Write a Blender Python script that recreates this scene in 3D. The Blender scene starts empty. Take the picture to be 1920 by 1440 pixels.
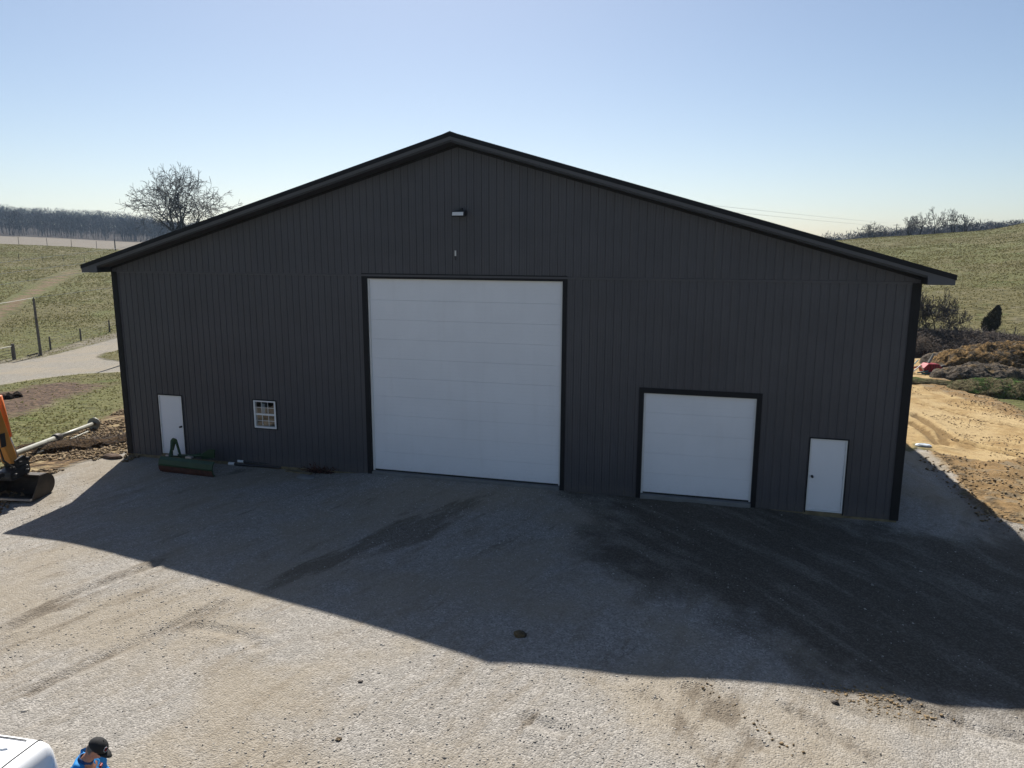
import bpy, bmesh, math, random
import numpy as np
from mathutils import Vector, Matrix, Euler

random.seed(5)
RG = np.random.default_rng(11)
sc = bpy.context.scene
COL = sc.collection

# ------------------------------------------------------------------ camera
CAM = np.array([19.88, -21.40, 7.329])
YAW, PITCH, ROLL, FPX = 0.2610, -0.1833, -0.0032, 1400.0


def rotm():
    cy, sy = math.cos(YAW), math.sin(YAW)
    Rz = np.array([[cy, -sy, 0], [sy, cy, 0], [0, 0, 1]])
    cp, sp = math.cos(PITCH), math.sin(PITCH)
    Rx = np.array([[1, 0, 0], [0, cp, -sp], [0, sp, cp]])
    cr, sr = math.cos(ROLL), math.sin(ROLL)
    Ry = np.array([[cr, 0, sr], [0, 1, 0], [-sr, 0, cr]])
    return Rz @ Rx @ Ry


CM = rotm()
cd = bpy.data.cameras.new('camera')
cam = bpy.data.objects.new('camera', cd)
COL.objects.link(cam)
cam.matrix_world = Matrix([[CM[0, 0], CM[0, 2], -CM[0, 1], CAM[0]],
                           [CM[1, 0], CM[1, 2], -CM[1, 1], CAM[1]],
                           [CM[2, 0], CM[2, 2], -CM[2, 1], CAM[2]], [0, 0, 0, 1]])
cd.sensor_width = 36
cd.lens = FPX / 1920 * 36
cd.clip_start = 0.1
cd.clip_end = 8000
sc.camera = cam

# ------------------------------------------------------------------ light
KX, KY = 0.37, -0.875                       # shadow offset per metre of height
SUNV = Vector((-KX, -KY, 1)).normalized()
ELEV = math.asin(SUNV.z)
AZ = math.atan2(SUNV.x, SUNV.y)
w = bpy.data.worlds.new('World')
sc.world = w
w.use_nodes = True
nt = w.node_tree
sky = nt.nodes.new('ShaderNodeTexSky')
sky.sky_type = 'NISHITA'
sky.sun_disc = False
sky.sun_elevation = ELEV
sky.sun_rotation = AZ
sky.altitude = 0
sky.air_density = 0.85
sky.dust_density = 0.75
sky.ozone_density = 1.2
nt.links.new(sky.outputs[0], nt.nodes['Background'].inputs[0])
nt.nodes['Background'].inputs[1].default_value = 0.066
sl = bpy.data.lights.new('sun', 'SUN')
sl.energy = 5.0
sl.angle = math.radians(0.53)
sl.color = (1.0, 0.95, 0.87)
so = bpy.data.objects.new('sun', sl)
COL.objects.link(so)
so.rotation_euler = (-SUNV).to_track_quat('-Z', 'Y').to_euler()
sc.view_settings.view_transform = 'Standard'
sc.view_settings.look = 'None'
sc.view_settings.exposure = 0.66
sc.view_settings.gamma = 1
sc.view_settings.use_curve_mapping = False
sc.render.engine = 'CYCLES'
sc.cycles.use_denoising = True
sc.cycles.max_bounces = 6
sc.cycles.volume_bounces = 0
sc.cycles.transparent_max_bounces = 6
sc.cycles.sample_clamp_indirect = 4

# ------------------------------------------------------------------ helpers
def tag(o, label=None, cat=None, group=None, kind=None):
    if label: o['label'] = label
    if cat: o['category'] = cat
    if group: o['group'] = group
    if kind: o['kind'] = kind
    return o


def empty(name, loc, label, cat, group=None, rz=0):
    o = bpy.data.objects.new(name, None)
    COL.objects.link(o)
    o.location = loc
    o.rotation_euler = (0, 0, rz)
    return tag(o, label, cat, group)


def mk(name, V, F, mat=None, parent=None, smooth=False, attrs=None):
    """mesh object from numpy arrays; F is (n,3) or (n,4), or a list of mixed tuples"""
    me = bpy.data.meshes.new(name)
    if isinstance(F, np.ndarray):
        V = np.asarray(V, dtype=np.float32)
        k = F.shape[1]
        me.vertices.add(len(V)); me.vertices.foreach_set('co', V.ravel())
        me.loops.add(F.size); me.loops.foreach_set('vertex_index', F.astype(np.int32).ravel())
        me.polygons.add(len(F)); me.polygons.foreach_set('loop_start', np.arange(0, F.size, k, dtype=np.int32))
        me.update(calc_edges=True)
    else:
        me.from_pydata([tuple(map(float, v)) for v in V], [], F)
        me.update()
    if smooth:
        me.polygons.foreach_set('use_smooth', np.ones(len(me.polygons), dtype=bool))
    if attrs:
        for n, a in attrs.items():
            at = me.attributes.new(n, 'FLOAT', 'POINT')
            at.data.foreach_set('value', np.asarray(a, dtype=np.float32).ravel())
    if mat: me.materials.append(mat)
    o = bpy.data.objects.new(name, me)
    COL.objects.link(o)
    if parent: o.parent = parent
    return o


class MB:
    def __init__(s): s.v = []; s.f = []

    def add(s, vs, fs):
        n = len(s.v); s.v += [tuple(map(float, v)) for v in vs]; s.f += [tuple(n + i for i in f) for f in fs]; return s

    def box(s, x0, x1, y0, y1, z0, z1):
        return s.add([(x0, y0, z0), (x1, y0, z0), (x1, y1, z0), (x0, y1, z0), (x0, y0, z1), (x1, y0, z1), (x1, y1, z1), (x0, y1, z1)],
                     [(0, 3, 2, 1), (4, 5, 6, 7), (0, 1, 5, 4), (1, 2, 6, 5), (2, 3, 7, 6), (3, 0, 4, 7)])

    def prism(s, prof, a, b, axis='y'):
        """prof: list of 2d points, extruded from a to b along axis"""
        n = len(prof)
        def P(p, t):
            return (p[0], t, p[1]) if axis == 'y' else ((t, p[0], p[1]) if axis == 'x' else (p[0], p[1], t))
        vs = [P(p, a) for p in prof] + [P(p, b) for p in prof]
        fs = [tuple(range(n)), tuple(range(2 * n - 1, n - 1, -1))] + [(i, n + i, n + (i + 1) % n, (i + 1) % n) for i in range(n)]
        return s.add(vs, fs)

    def tube(s, pts, r, n=8, cap=True):
        pts = [Vector(p) for p in pts]
        rs = r if isinstance(r, (list, tuple)) else [r] * len(pts)
        vs = []; fs = []
        for i, p in enumerate(pts):
            d = (pts[min(i + 1, len(pts) - 1)] - pts[max(i - 1, 0)]).normalized()
            up = Vector((0, 0, 1)) if abs(d.z) < .9 else Vector((1, 0, 0))
            a = d.cross(up).normalized(); b = d.cross(a)
            for k in range(n):
                t = 2 * math.pi * k / n
                vs.append(p + (a * math.cos(t) + b * math.sin(t)) * rs[i])
        for i in range(len(pts) - 1):
            for k in range(n):
                fs.append((i * n + k, i * n + (k + 1) % n, (i + 1) * n + (k + 1) % n, (i + 1) * n + k))
        if cap:
            fs.append(tuple(range(n - 1, -1, -1))); fs.append(tuple((len(pts) - 1) * n + k for k in range(n)))
        return s.add(vs, fs)

    def xf(s, M):
        s.v = [tuple(M @ Vector(v)) for v in s.v]; return s

    def build(s, name, mat, parent=None, bevel=0, smooth=False):
        o = mk(name, s.v, s.f, mat, parent, smooth)
        if bevel:
            m = o.modifiers.new('bevel', 'BEVEL'); m.width = bevel; m.segments = 2; m.limit_method = 'ANGLE'
        return o


def vn(x, y, seed=0):
    xi = np.floor(x).astype(np.int64); yi = np.floor(y).astype(np.int64)
    fx = x - xi; fy = y - yi
    fx = fx * fx * (3 - 2 * fx); fy = fy * fy * (3 - 2 * fy)
    def h(a, b):
        n = (a * 374761393 + b * 668265263 + seed * 1274126177) & 0x7fffffff
        n = ((n ^ (n >> 13)) * 1274126177) & 0x7fffffff
        return ((n ^ (n >> 16)) & 0xffff) / 65535.0
    return (h(xi, yi) * (1 - fx) + h(xi + 1, yi) * fx) * (1 - fy) + (h(xi, yi + 1) * (1 - fx) + h(xi + 1, yi + 1) * fx) * fy


def fbm(x, y, sc_, oct_=3, seed=0, ridge=False):
    t = 0; a = 1; n = 0
    for i in range(oct_):
        v = vn(x / sc_ * 2 ** i + 17.3 * i, y / sc_ * 2 ** i + 5.1 * i, seed + i)
        if ridge: v = 1 - abs(2 * v - 1)
        t = t + a * v; n += a; a *= .5
    return t / n - .5


def sst(e0, e1, x):
    t = np.clip((x - e0) / (e1 - e0), 0, 1)
    return t * t * (3 - 2 * t)


# ------------------------------------------------------------------ land form (heights by bearing and distance)
BEAR = np.radians([-75, -60, -49.4, -42, -36, -20, 0, 8.2, 14, 17, 19.5, 26, 45])
DIST = np.array([0, 20, 28, 38, 52, 70, 85, 100, 120, 160, 200, 260, 330, 450, 700, 1000, 1500])
HT = np.array([
    [0, 0, -.2, -.7, -1.6, -2.6, -3.0, -2.6, -1.6, 1.2, 3.8, 7.4, 4, 5.0, 14, 36, 40],
    [0, 0, -.2, -.7, -1.6, -2.6, -3.0, -2.6, -1.6, 1.2, 3.8, 7.4, 4, 5.0, 14, 34, 38],
    [0, 0, -.2, -.7, -1.6, -2.6, -3.0, -2.5, -1.4, 1.4, 3.8, 7.2, 4, 5.0, 13.3, 31, 36],
    [0, 0, -.2, -.7, -1.5, -2.4, -2.8, -2.2, -1.2, 1.3, 3.4, 5.5, 3, 4.4, 9.6, 25, 30],
    [0, 0, -.1, -.6, -1.3, -2.2, -2.6, -2.0, -1.2, .8, 2.4, 4.2, 3, 4, 8, 12, 15],
    [0, 0, 0, -.2, -.5, -1, -1.4, -1.4, -1, 0, 1, 2, 3, 4, 6, 8, 10],
    [0, 0, -.2, -.6, -1, -1.2, -1, -.2, .8, 2, 4, 6, 4, -1, 0, 4, 10],
    [0, -.1, -.5, -1.2, -1.6, -1.6, -.8, 1.0, 2.4, 4.6, 6.9, 9.2, 6.0, -1, 0, 4, 10],
    [0, -.2, -.7, -1.4, -1.7, -1.6, -.5, 1.4, 3.0, 5.8, 8.2, 10.9, 8.5, 4, 8, 11, 14],
    [0, -.3, -.8, -1.5, -1.8, -1.7, -.5, 1.5, 3.2, 6.2, 8.9, 12.0, 9.0, 6, 11, 14, 15],
    [0, -.4, -.8, -1.5, -1.8, -1.7, -.4, 1.6, 3.4, 6.8, 10.0, 14.6, 11, 7, 12, 17, 18],
    [0, -.4, -.8, -1.5, -1.8, -1.6, -.2, 1.8, 3.8, 7.8, 12, 18, 15, 10, 12, 17, 18],
    [0, -.3, -.6, -1.2, -1.5, -1.2, 0, 2, 4, 8, 13, 20, 18, 12, 12, 17, 18]])


def cat(p0, p1, p2, p3, t):
    return .5 * (2 * p1 + (p2 - p0) * t + (2 * p0 - 5 * p1 + 4 * p2 - p3) * t * t + (3 * p1 - p0 - 3 * p2 + p3) * t ** 3)


SHC = np.array([  # local corrections (x, y, dz, radius)
    [0.5, -6.7, -.28, 3.0], [22.2, -8.4, -.19, 2.5], [25.4, -7.9, -.22, 3.0], [19.2, -9.1, -.15, 1.6], [14.0, -9.4, .06, 4.0], [30, 2, .1, 5]])


def far_h(x, y):
    dx = x - CAM[0]; dy = y - CAM[1]
    d = np.hypot(dx, dy); b = np.arctan2(dx, dy)
    bi = np.interp(b, BEAR, np.arange(len(BEAR))); di = np.interp(d, DIST, np.arange(len(DIST)))
    i = np.clip(bi.astype(int), 0, len(BEAR) - 2); j = np.clip(di.astype(int), 0, len(DIST) - 2)
    tb = bi - i; td = di - j
    rows = []
    for k in (-1, 0, 1, 2):
        ii = np.clip(i + k, 0, len(BEAR) - 1)
        q = [HT[ii, np.clip(j + m, 0, len(DIST) - 1)] for m in (-1, 0, 1, 2)]
        rows.append(cat(q[0], q[1], q[2], q[3], td))
    return cat(rows[0], rows[1], rows[2], rows[3], tb)


def box_d(x, y):
    ax = np.maximum(np.maximum(0 - x, x - 25.05), 0); ay = np.maximum(np.maximum(0 - y, y - 30.5), 0)
    return np.hypot(ax, ay)


def h0(x, y):
    x = np.asarray(x, float); y = np.asarray(y, float)
    z = far_h(x, y)
    for cx, cy, dz, r in SHC:
        z = z + dz * np.exp(-((x - cx) ** 2 + (y - cy) ** 2) / r ** 2)
    bd = box_d(x, y)
    zb = -.10 + .09 * sst(7.5, 9.5, x) - .07 * sst(21.3, 24, x)
    zb = zb + .06 * np.exp(-((x - 12.6) / 3.2) ** 4) + .03 * np.exp(-((x - 19.7) / 1.7) ** 4)
    k = sst(.4, 3.6, bd)
    return zb * (1 - k) + z * k


def ray(px, py):
    d = CM @ np.array([(px - 960) / FPX, 1, -(py - 720) / FPX]); return d


def g(px, py, tmin=5, tmax=1400):
    """first hit of the sight line through a pixel of the photograph with the land"""
    d = ray(px, py); t = np.geomspace(tmin, tmax, 4000)
    P = CAM[:, None] + d[:, None] * t
    s = P[2] - h0(P[0], P[1])
    k = np.argmax(s < 0)
    if not (s < 0).any(): k = len(t) - 1
    return np.array([P[0, k], P[1, k]])


def polar(px, dist):
    b = -YAW + math.atan((px - 960) / FPX)
    return np.array([CAM[0] + dist * math.sin(b), CAM[1] + dist * math.cos(b)])


def seg_d(x, y, P):
    """distance to a polyline"""
    m = np.full(np.shape(x), 1e9)
    for a, b in zip(P[:-1], P[1:]):
        ab = b - a; L = ab @ ab + 1e-9
        t = np.clip(((x - a[0]) * ab[0] + (y - a[1]) * ab[1]) / L, 0, 1)
        m = np.minimum(m, np.hypot(x - a[0] - t * ab[0], y - a[1] - t * ab[1]))
    return m


def poly_sd(x, y, P):
    P = [np.asarray(p) for p in P]
    d = seg_d(x, y, P + [P[0]])
    ins = np.zeros(np.shape(x), bool)
    for a, b in zip(P, P[1:] + P[:1]):
        c = ((a[1] > y) != (b[1] > y)) & (x < (b[0] - a[0]) * (y - a[1]) / (b[1] - a[1] + 1e-12) + a[0])
        ins ^= c
    return np.where(ins, -d, d)


def G(*pp): return [g(*p) for p in pp]


Z_YARD = [np.array(p) for p in [(-6.5, -40), (-5.5, -12), (-3.0, -7.5)]] + G((0, 945), (40, 925), (95, 885), (150, 866), (205, 853), (240, 842)) + \
    [np.array((0.0, 3.0)), np.array((25, 3.0)), np.array((26.2, 8.0))] + G((1722, 838), (1765, 872), (1815, 935), (1860, 975), (1925, 990)) + [np.array(p) for p in [(45, -4), (45, -40)]]
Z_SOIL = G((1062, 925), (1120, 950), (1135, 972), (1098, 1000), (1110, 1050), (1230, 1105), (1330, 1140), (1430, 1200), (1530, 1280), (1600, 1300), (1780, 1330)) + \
    [np.array((34, -11)), np.array((33, -3))] + G((1920, 1010), (1860, 1000), (1800, 1010), (1720, 1000), (1600, 985)) + [np.array((22.2, 1.2)), np.array((15.9, 1.2))]
Z_SAND = [np.array((25, 34))] + G((1712, 662), (1765, 668), (1790, 680), (1740, 712), (1790, 730), (1850, 752), (1925, 790)) + [np.array((60, 10)), np.array((60, -6))] + \
    G((1925, 985), (1870, 960), (1815, 915), (1770, 862), (1725, 832)) + [np.array((26.0, 9.0)), np.array((25, 12))]
Z_CLOD = G((1722, 846), (1790, 858), (1850, 870), (1925, 862), (1925, 1020), (1860, 990), (1800, 935), (1745, 880))
Z_CLOD2 = G((1712, 712), (1770, 712), (1830, 735), (1925, 775), (1925, 795), (1840, 762), (1770, 738), (1712, 722))
Z_ROAD = G((-90, 702), (-40, 692), (0, 683), (80, 670), (160, 649), (228, 631), (300, 612), (300, 640), (228, 655), (192, 662), (184, 669), (196, 674), (230, 678), (300, 678), (300, 704),
           (228, 697), (150, 701), (60, 712), (0, 722), (-60, 733), (-90, 740))
Z_BANK = G((-40, 700), (0, 686), (75, 672), (110, 660), (230, 631), (300, 612), (300, 606), (226, 622), (160, 637), (90, 658), (40, 672), (0, 676), (-40, 688))
Z_DIRT = G((-40, 905), (20, 868), (60, 846), (110, 826), (160, 800), (200, 782), (236, 765)) + [np.array((-1.5, 9)), np.array((0.5, 9)), np.array((0.5, -1))] + \
    G((238, 850), (150, 872), (95, 892), (40, 935), (-40, 990))
Z_BROWN = G((-60, 745), (0, 736), (70, 722), (130, 716), (200, 722), (150, 738), (90, 758), (40, 778), (-60, 810))
TRACK = G((-50, 622), (0, 583), (40, 556), (90, 526), (130, 509), (165, 500), (230, 492))
TRACKB = G((-50, 640), (0, 597), (45, 565), (100, 532), (140, 514), (175, 506), (230, 498))
RUTS = [G((1700, 752), (1760, 765), (1810, 780), (1880, 797), (1925, 805)), G((1700, 742), (1780, 752), (1850, 765)), G((1705, 790), (1740, 815), (1760, 836)), G((1712, 780), (1760, 812), (1775, 838)),
        G((1720, 778), (1800, 833)), G((1800, 830), (1860, 845), (1925, 862))]
YRUTS = [G((370, 1177), (420, 1184), (460, 1195), (490, 1215)), G((1290, 1290), (1350, 1340), (1420, 1400)), G((990, 1350), (1050, 1372)), G((1700, 1320), (1780, 1350), (1920, 1390)),
         G((1200, 1300), (1290, 1375), (1350, 1440)), G((1480, 1330), (1600, 1400), (1680, 1450)), G((60, 1300), (180, 1240), (420, 1130)), G((20, 1180), (150, 1110), (300, 1055))]
SANG = 1.27
STAINS = [  # px, py, rx, ry (m), strength -- dark soil dragged on the gravel
    (790, 985, 1.9, .9, 1), (740, 1010, 1.0, .7, .8), (860, 950, 1.2, .35, .7), (680, 945, .9, .45, .7), (640, 1050, 1.2, .5, .8), (560, 1065, .9, .4, .6), (960, 1010, .9, .5, .6),
    (1020, 985, .7, .5, .6), (1130, 1010, .7, .4, .8), (975, 1192, .25, .15, .8), (1180, 1220, .7, .35, .4), (1180, 1110, .25, .15, .7), (755, 925, .35, .12, .9), (1035, 1115, .3, .2, .4),
    (400, 905, 1.2, .3, .5), (455, 962, .8, .35, .5), (330, 1000, .9, .5, .4), (520, 1090, 1.5, .3, .4), (1100, 950, .5, .2, .6), (445, 885, .55, .2, 1.4), (170, 1150, 1.5, .3, .5),
    (90, 1080, 1.2, .4, .7), (60, 1150, 1.0, .25, .5), (1350, 1320, .8, .3, .6), (1850, 1290, .8, .3, .8), (1560, 1130, 2.2, .5, .5), (1750, 1100, 1.6, .5, .5)]


def relief(x, y, sdy, sds, sdsand, sdroad, sdcl):
    d = np.hypot(x - CAM[0], y - CAM[1])
    near = 1 - sst(45, 90, d)
    my = 1 - sst(-.3, .3, sdy)
    z = my * (.035 * fbm(x, y, 2.2, 3, 3) + .014 * fbm(x, y, .5, 2, 9))
    soil = (1 - sst(-.3, .3, sds))
    z = z + soil * .07 * fbm(x, y, .7, 3, 21) * near
    sand = (1 - sst(-.4, .4, sdsand)) * (1 - my)
    z = z + sand * (.05 * fbm(x, y, 1.6, 3, 31) + .10 * sst(-.02, .2, fbm(x, y, 3.5, 2, 37)) * fbm(x, y, .7, 3, 33, True)) * near
    for P in RUTS:
        q = seg_d(x, y, P)
        z = z - sand * .17 * np.exp(-(q / .20) ** 2) + sand * .07 * np.exp(-((q - .45) / .2) ** 2)
    for P in YRUTS:
        q = seg_d(x, y, P)
        z = z - .055 * np.exp(-(q / .12) ** 2) + .022 * np.exp(-((q - .22) / .1) ** 2)
    cl = (1 - sst(-.5, .4, sdcl))
    z = z + cl * (.26 * fbm(x, y, .75, 3, 41, True) + .1)
    gr = (1 - my) * (1 - sand) * sst(-.5, .8, sdroad)
    z = z + gr * (.16 * fbm(x, y, 3.2, 3, 51) * (1 - sst(60, 200, d)) + .8 * fbm(x, y, 28, 2, 61) * sst(50, 120, d))
    return z


def fields(x, y):
    f = {}
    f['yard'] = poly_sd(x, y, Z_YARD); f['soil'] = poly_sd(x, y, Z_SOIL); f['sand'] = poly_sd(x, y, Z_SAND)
    f['road'] = poly_sd(x, y, Z_ROAD)
    f['clod'] = np.minimum(poly_sd(x, y, Z_CLOD), poly_sd(x, y, Z_CLOD2))
    f['dirt'] = poly_sd(x, y, Z_DIRT); f['brown'] = poly_sd(x, y, Z_BROWN)
    f['bank'] = poly_sd(x, y, Z_BANK)
    f['track'] = np.minimum(seg_d(x, y, TRACK), seg_d(x, y, TRACKB)) - .5
    d = np.hypot(x - CAM[0], y - CAM[1]); b = np.degrees(np.arctan2(x - CAM[0], y - CAM[1]))
    left = 1 - sst(-36, -28, b)
    f['far'] = sst(300, 330, d) * left
    f['wood'] = sst(690, 705, d + 60 * fbm(x, y, 150, 2, 5)) * left + (1 - left) * sst(400, 430, d)
    s = np.zeros(np.shape(x))
    for px, py, rx, ry, k in STAINS:
        c = g(px, py)
        # streaks run from lower left to upper right
        ca, sa = math.cos(SANG), math.sin(SANG)
        u = (x - c[0]) * ca + (y - c[1]) * sa; v = -(x - c[0]) * sa + (y - c[1]) * ca
        s = s + k * np.exp(-((u / rx) ** 2 + (v / ry) ** 2))
    for P_ in YRUTS[1:]: s = s + .75 * np.exp(-(seg_d(x, y, P_) / .3) ** 2)
    f['stain'] = s
    rt = np.zeros(np.shape(x))
    for P_ in RUTS: rt = np.maximum(rt, np.exp(-(seg_d(x, y, P_) / .24) ** 2))
    f['rut'] = rt
    return f


def H(x, y):
    x = np.asarray(x, float); y = np.asarray(y, float)
    a = poly_sd(x, y, Z_YARD); b = poly_sd(x, y, Z_SOIL); c = poly_sd(x, y, Z_SAND); r = poly_sd(x, y, Z_ROAD)
    q = np.minimum(poly_sd(x, y, Z_CLOD), poly_sd(x, y, Z_CLOD2))
    return h0(x, y) + relief(x, y, a, b, c, r, q)


def gz(px, py, dz=0):
    p = g(px, py); return Vector((p[0], p[1], float(H(p[0], p[1])) + dz))


# ------------------------------------------------------------------ materials
def newmat(name):
    m = bpy.data.materials.new(name); m.use_nodes = True
    n = m.node_tree; b = n.nodes['Principled BSDF']; return m, n, b


def nd(n, t, **kw):
    x = n.nodes.new(t)
    for k, v in kw.items():
        if k.startswith('i_'):
            x.inputs[k[2:].replace('_', ' ')].default_value = v
        else: setattr(x, k, v)
    return x


def noise(n, scale, detail=4, rough=.6, vec=None, dist=0):
    x = nd(n, 'ShaderNodeTexNoise'); x.inputs['Scale'].default_value = scale
    x.inputs['Detail'].default_value = detail; x.inputs['Roughness'].default_value = rough; x.inputs['Distortion'].default_value = dist
    if vec is not None: n.links.new(vec, x.inputs['Vector'])
    return x.outputs[0]


def mrange(n, v, a, b, c=0, d=1, smooth=True):
    x = nd(n, 'ShaderNodeMapRange'); x.interpolation_type = 'SMOOTHSTEP' if smooth else 'LINEAR'
    n.links.new(v, x.inputs[0])
    for i, q in enumerate((a, b, c, d)): x.inputs[1 + i].default_value = q
    return x.outputs[0]


def mix(n, f, a, b, mode='MIX'):
    x = nd(n, 'ShaderNodeMix'); x.data_type = 'RGBA'; x.blend_type = mode
    for s, v in ((x.inputs[0], f), (x.inputs[6], a), (x.inputs[7], b)):
        if hasattr(v, 'is_output') or hasattr(v, 'links'): n.links.new(v, s)
        elif isinstance(v, (int, float)): s.default_value = v
        else: s.default_value = (*v, 1)
    return x.outputs[2]


def math_(n, op, a, b=None):
    x = nd(n, 'ShaderNodeMath'); x.operation = op
    for i, v in enumerate((a, b)):
        if v is None: continue
        if isinstance(v, (int, float)): x.inputs[i].default_value = v
        else: n.links.new(v, x.inputs[i])
    return x.outputs[0]


def bump(n, b, h, strength=.3, dist=.02):
    x = nd(n, 'ShaderNodeBump'); x.inputs['Strength'].default_value = strength; x.inputs['Distance'].default_value = dist
    n.links.new(h, x.inputs['Height']); n.links.new(x.outputs[0], b.inputs['Normal'])


def simple(name, col, rough=.6, metal=0, var=.12, nscale=3, bmp=0, bscale=40, spec=.5):
    m, n, b = newmat(name)
    tc = nd(n, 'ShaderNodeTexCoord')
    ns = noise(n, nscale, 5, .65, tc.outputs['Object'])
    c1 = tuple(c * (1 - var) for c in col); c2 = tuple(min(1, c * (1 + var)) for c in col)
    n.links.new(mix(n, mrange(n, ns, .3, .7), c1, c2), b.inputs['Base Color'])
    b.inputs['Roughness'].default_value = rough; b.inputs['Metallic'].default_value = metal
    b.inputs['Specular IOR Level'].default_value = spec
    if bmp: bump(n, b, noise(n, bscale, 3, .6, tc.outputs['Object']), bmp, .01)
    return m


def attr(n, name):
    x = nd(n, 'ShaderNodeAttribute'); x.attribute_name = name; return x.outputs['Fac']


def ground_mat():
    m, n, b = newmat('ground')
    geo = nd(n, 'ShaderNodeNewGeometry'); P = geo.outputs['Position']
    N = {s: noise(n, s, 4, .6, P) for s in (.05, .25, 1.2, 5.0)}
    fine = noise(n, 26, 3, .7, P)
    vor = nd(n, 'ShaderNodeTexVoronoi'); vor.inputs['Scale'].default_value = 34; n.links.new(P, vor.inputs['Vector'])
    vsep = nd(n, 'ShaderNodeSeparateColor'); n.links.new(vor.outputs['Color'], vsep.inputs[0])
    stone = vsep.outputs[0]
    # gravel
    gr = mix(n, stone, (.19, .176, .158), (.42, .395, .36))
    gr = mix(n, mrange(n, N[5.0], .35, .7), gr, mix(n, .6, gr, (.24, .225, .20)))
    gr = mix(n, mrange(n, N[.25], .42, .62), gr, mix(n, .55, gr, (.28, .235, .17)))
    mps = nd(n, 'ShaderNodeMapping'); mps.vector_type = 'TEXTURE'; n.links.new(P, mps.inputs[0]); mps.inputs['Rotation'].default_value = (0, 0, SANG); mps.inputs['Scale'].default_value = (4.5, 1, 1)
    streak = noise(n, 2.2, 5, .7, mps.outputs[0], .4)
    stain = math_(n, 'ADD', math_(n, 'MULTIPLY', attr(n, 'stain'), .85), math_(n, 'MULTIPLY', math_(n, 'SUBTRACT', streak, .5), 3.0))
    stain = math_(n, 'ADD', stain, math_(n, 'MULTIPLY', math_(n, 'SUBTRACT', N[1.2], .5), .8))
    gr = mix(n, mrange(n, streak, .48, .64, 0, .7), gr, mix(n, .5, gr, (.20, .165, .12)))
    gr = mix(n, mrange(n, stain, .30, 1.05, 0, .65), gr, mix(n, stone, (.075, .06, .046), (.15, .122, .09)))
    # soil, mixed with stones
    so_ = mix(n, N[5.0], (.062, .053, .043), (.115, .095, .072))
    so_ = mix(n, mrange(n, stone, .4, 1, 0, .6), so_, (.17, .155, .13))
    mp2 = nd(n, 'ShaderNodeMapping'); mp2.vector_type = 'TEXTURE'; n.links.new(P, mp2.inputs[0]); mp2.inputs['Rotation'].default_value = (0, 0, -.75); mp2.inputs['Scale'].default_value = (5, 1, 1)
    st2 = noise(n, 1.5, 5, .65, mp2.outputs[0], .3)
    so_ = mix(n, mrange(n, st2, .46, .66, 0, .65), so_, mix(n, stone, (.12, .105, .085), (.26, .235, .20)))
    # clay / sand
    sa = mix(n, mrange(n, N[1.2], .35, .65), (.30, .20, .088), (.42, .305, .15))
    sa = mix(n, mrange(n, N[.25], .45, .6, 0, .6), sa, (.45, .345, .19))
    sa = mix(n, mrange(n, fine, .52, .7, 0, .55), sa, (.20, .13, .06))
    sa = mix(n, mrange(n, N[5.0], .52, .68, 0, .6), sa, (.19, .125, .058))
    sa = mix(n, mrange(n, math_(n, 'ADD', attr(n, 'rut'), math_(n, 'MULTIPLY', math_(n, 'SUBTRACT', N[5.0], .5), .9)), .35, .8, 0, .8), sa, (.15, .095, .04))
    # rough clods
    cl = mix(n, N[5.0], (.10, .062, .028), (.34, .225, .105))
    cl = mix(n, mrange(n, N[1.2], .5, .62, 0, .6), cl, (.19, .165, .12))
    # road
    ro = mix(n, mrange(n, N[5.0], .3, .7), (.195, .178, .152), (.27, .25, .212))
    ro = mix(n, mrange(n, N[.25], .42, .6, 0, .6), ro, (.28, .24, .18))
    # brown earth and straw
    di = mix(n, mrange(n, N[5.0], .38, .62), (.055, .034, .02), (.20, .135, .07))
    di = mix(n, mrange(n, N[1.2], .48, .66, 0, .85), di, (.30, .235, .13))
    bank = mix(n, mrange(n, N[1.2], .35, .65), (.13, .115, .08), (.21, .185, .14))
    # pasture
    mp = nd(n, 'ShaderNodeMapping'); n.links.new(P, mp.inputs[0]); mp.inputs['Rotation'].default_value = (0, 0, -.15); mp.inputs['Scale'].default_value = (.45, 1, 1)
    t1 = noise(n, 1.6, 4, .7, mp.outputs[0])
    pa = mix(n, mrange(n, N[1.2], .38, .62), (.09, .08, .03), (.15, .132, .06))
    pa = mix(n, mrange(n, N[.05], .42, .58, 0, .8), pa, mix(n, mrange(n, N[5.0], .4, .6), (.08, .092, .024), (.15, .145, .06)))
    pa = mix(n, mrange(n, N[.25], .56, .72, 0, .7), pa, (.07, .10, .02))
    pa = mix(n, mrange(n, N[.25], .40, .30, 0, .55), pa, (.20, .175, .115))
    pa = mix(n, mrange(n, t1, .50, .36, 0, .6), pa, (.045, .042, .018))
    fa = mix(n, N[.05], (.15, .128, .098), (.20, .172, .135))
    wo = (.035, .026, .022)

    def mask(nm, w=.25, na=1.2, amp=.8, inv=True):
        s = math_(n, 'ADD', attr(n, nm), math_(n, 'MULTIPLY', math_(n, 'SUBTRACT', N[na], .5), amp * 2))
        return mrange(n, s, w, -w)
    c = pa
    c = mix(n, mask('bank', .6, 1.2, 1.2), c, bank)
    c = mix(n, mask('track', .35, .25, .5), c, mix(n, N[1.2], (.12, .075, .045), (.21, .15, .095)))
    c = mix(n, mask('road', .3, 1.2, .6), c, ro)
    c = mix(n, mask('brown', .9, 1.2, 2.0), c, mix(n, mrange(n, N[5.0], .4, .65), (.055, .036, .026), (.15, .10, .065)))
    c = mix(n, mask('dirt', .3, 1.2, .9), c, di)
    c = mix(n, attr(n, 'far'), c, fa)
    c = mix(n, attr(n, 'wood'), c, wo)
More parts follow.
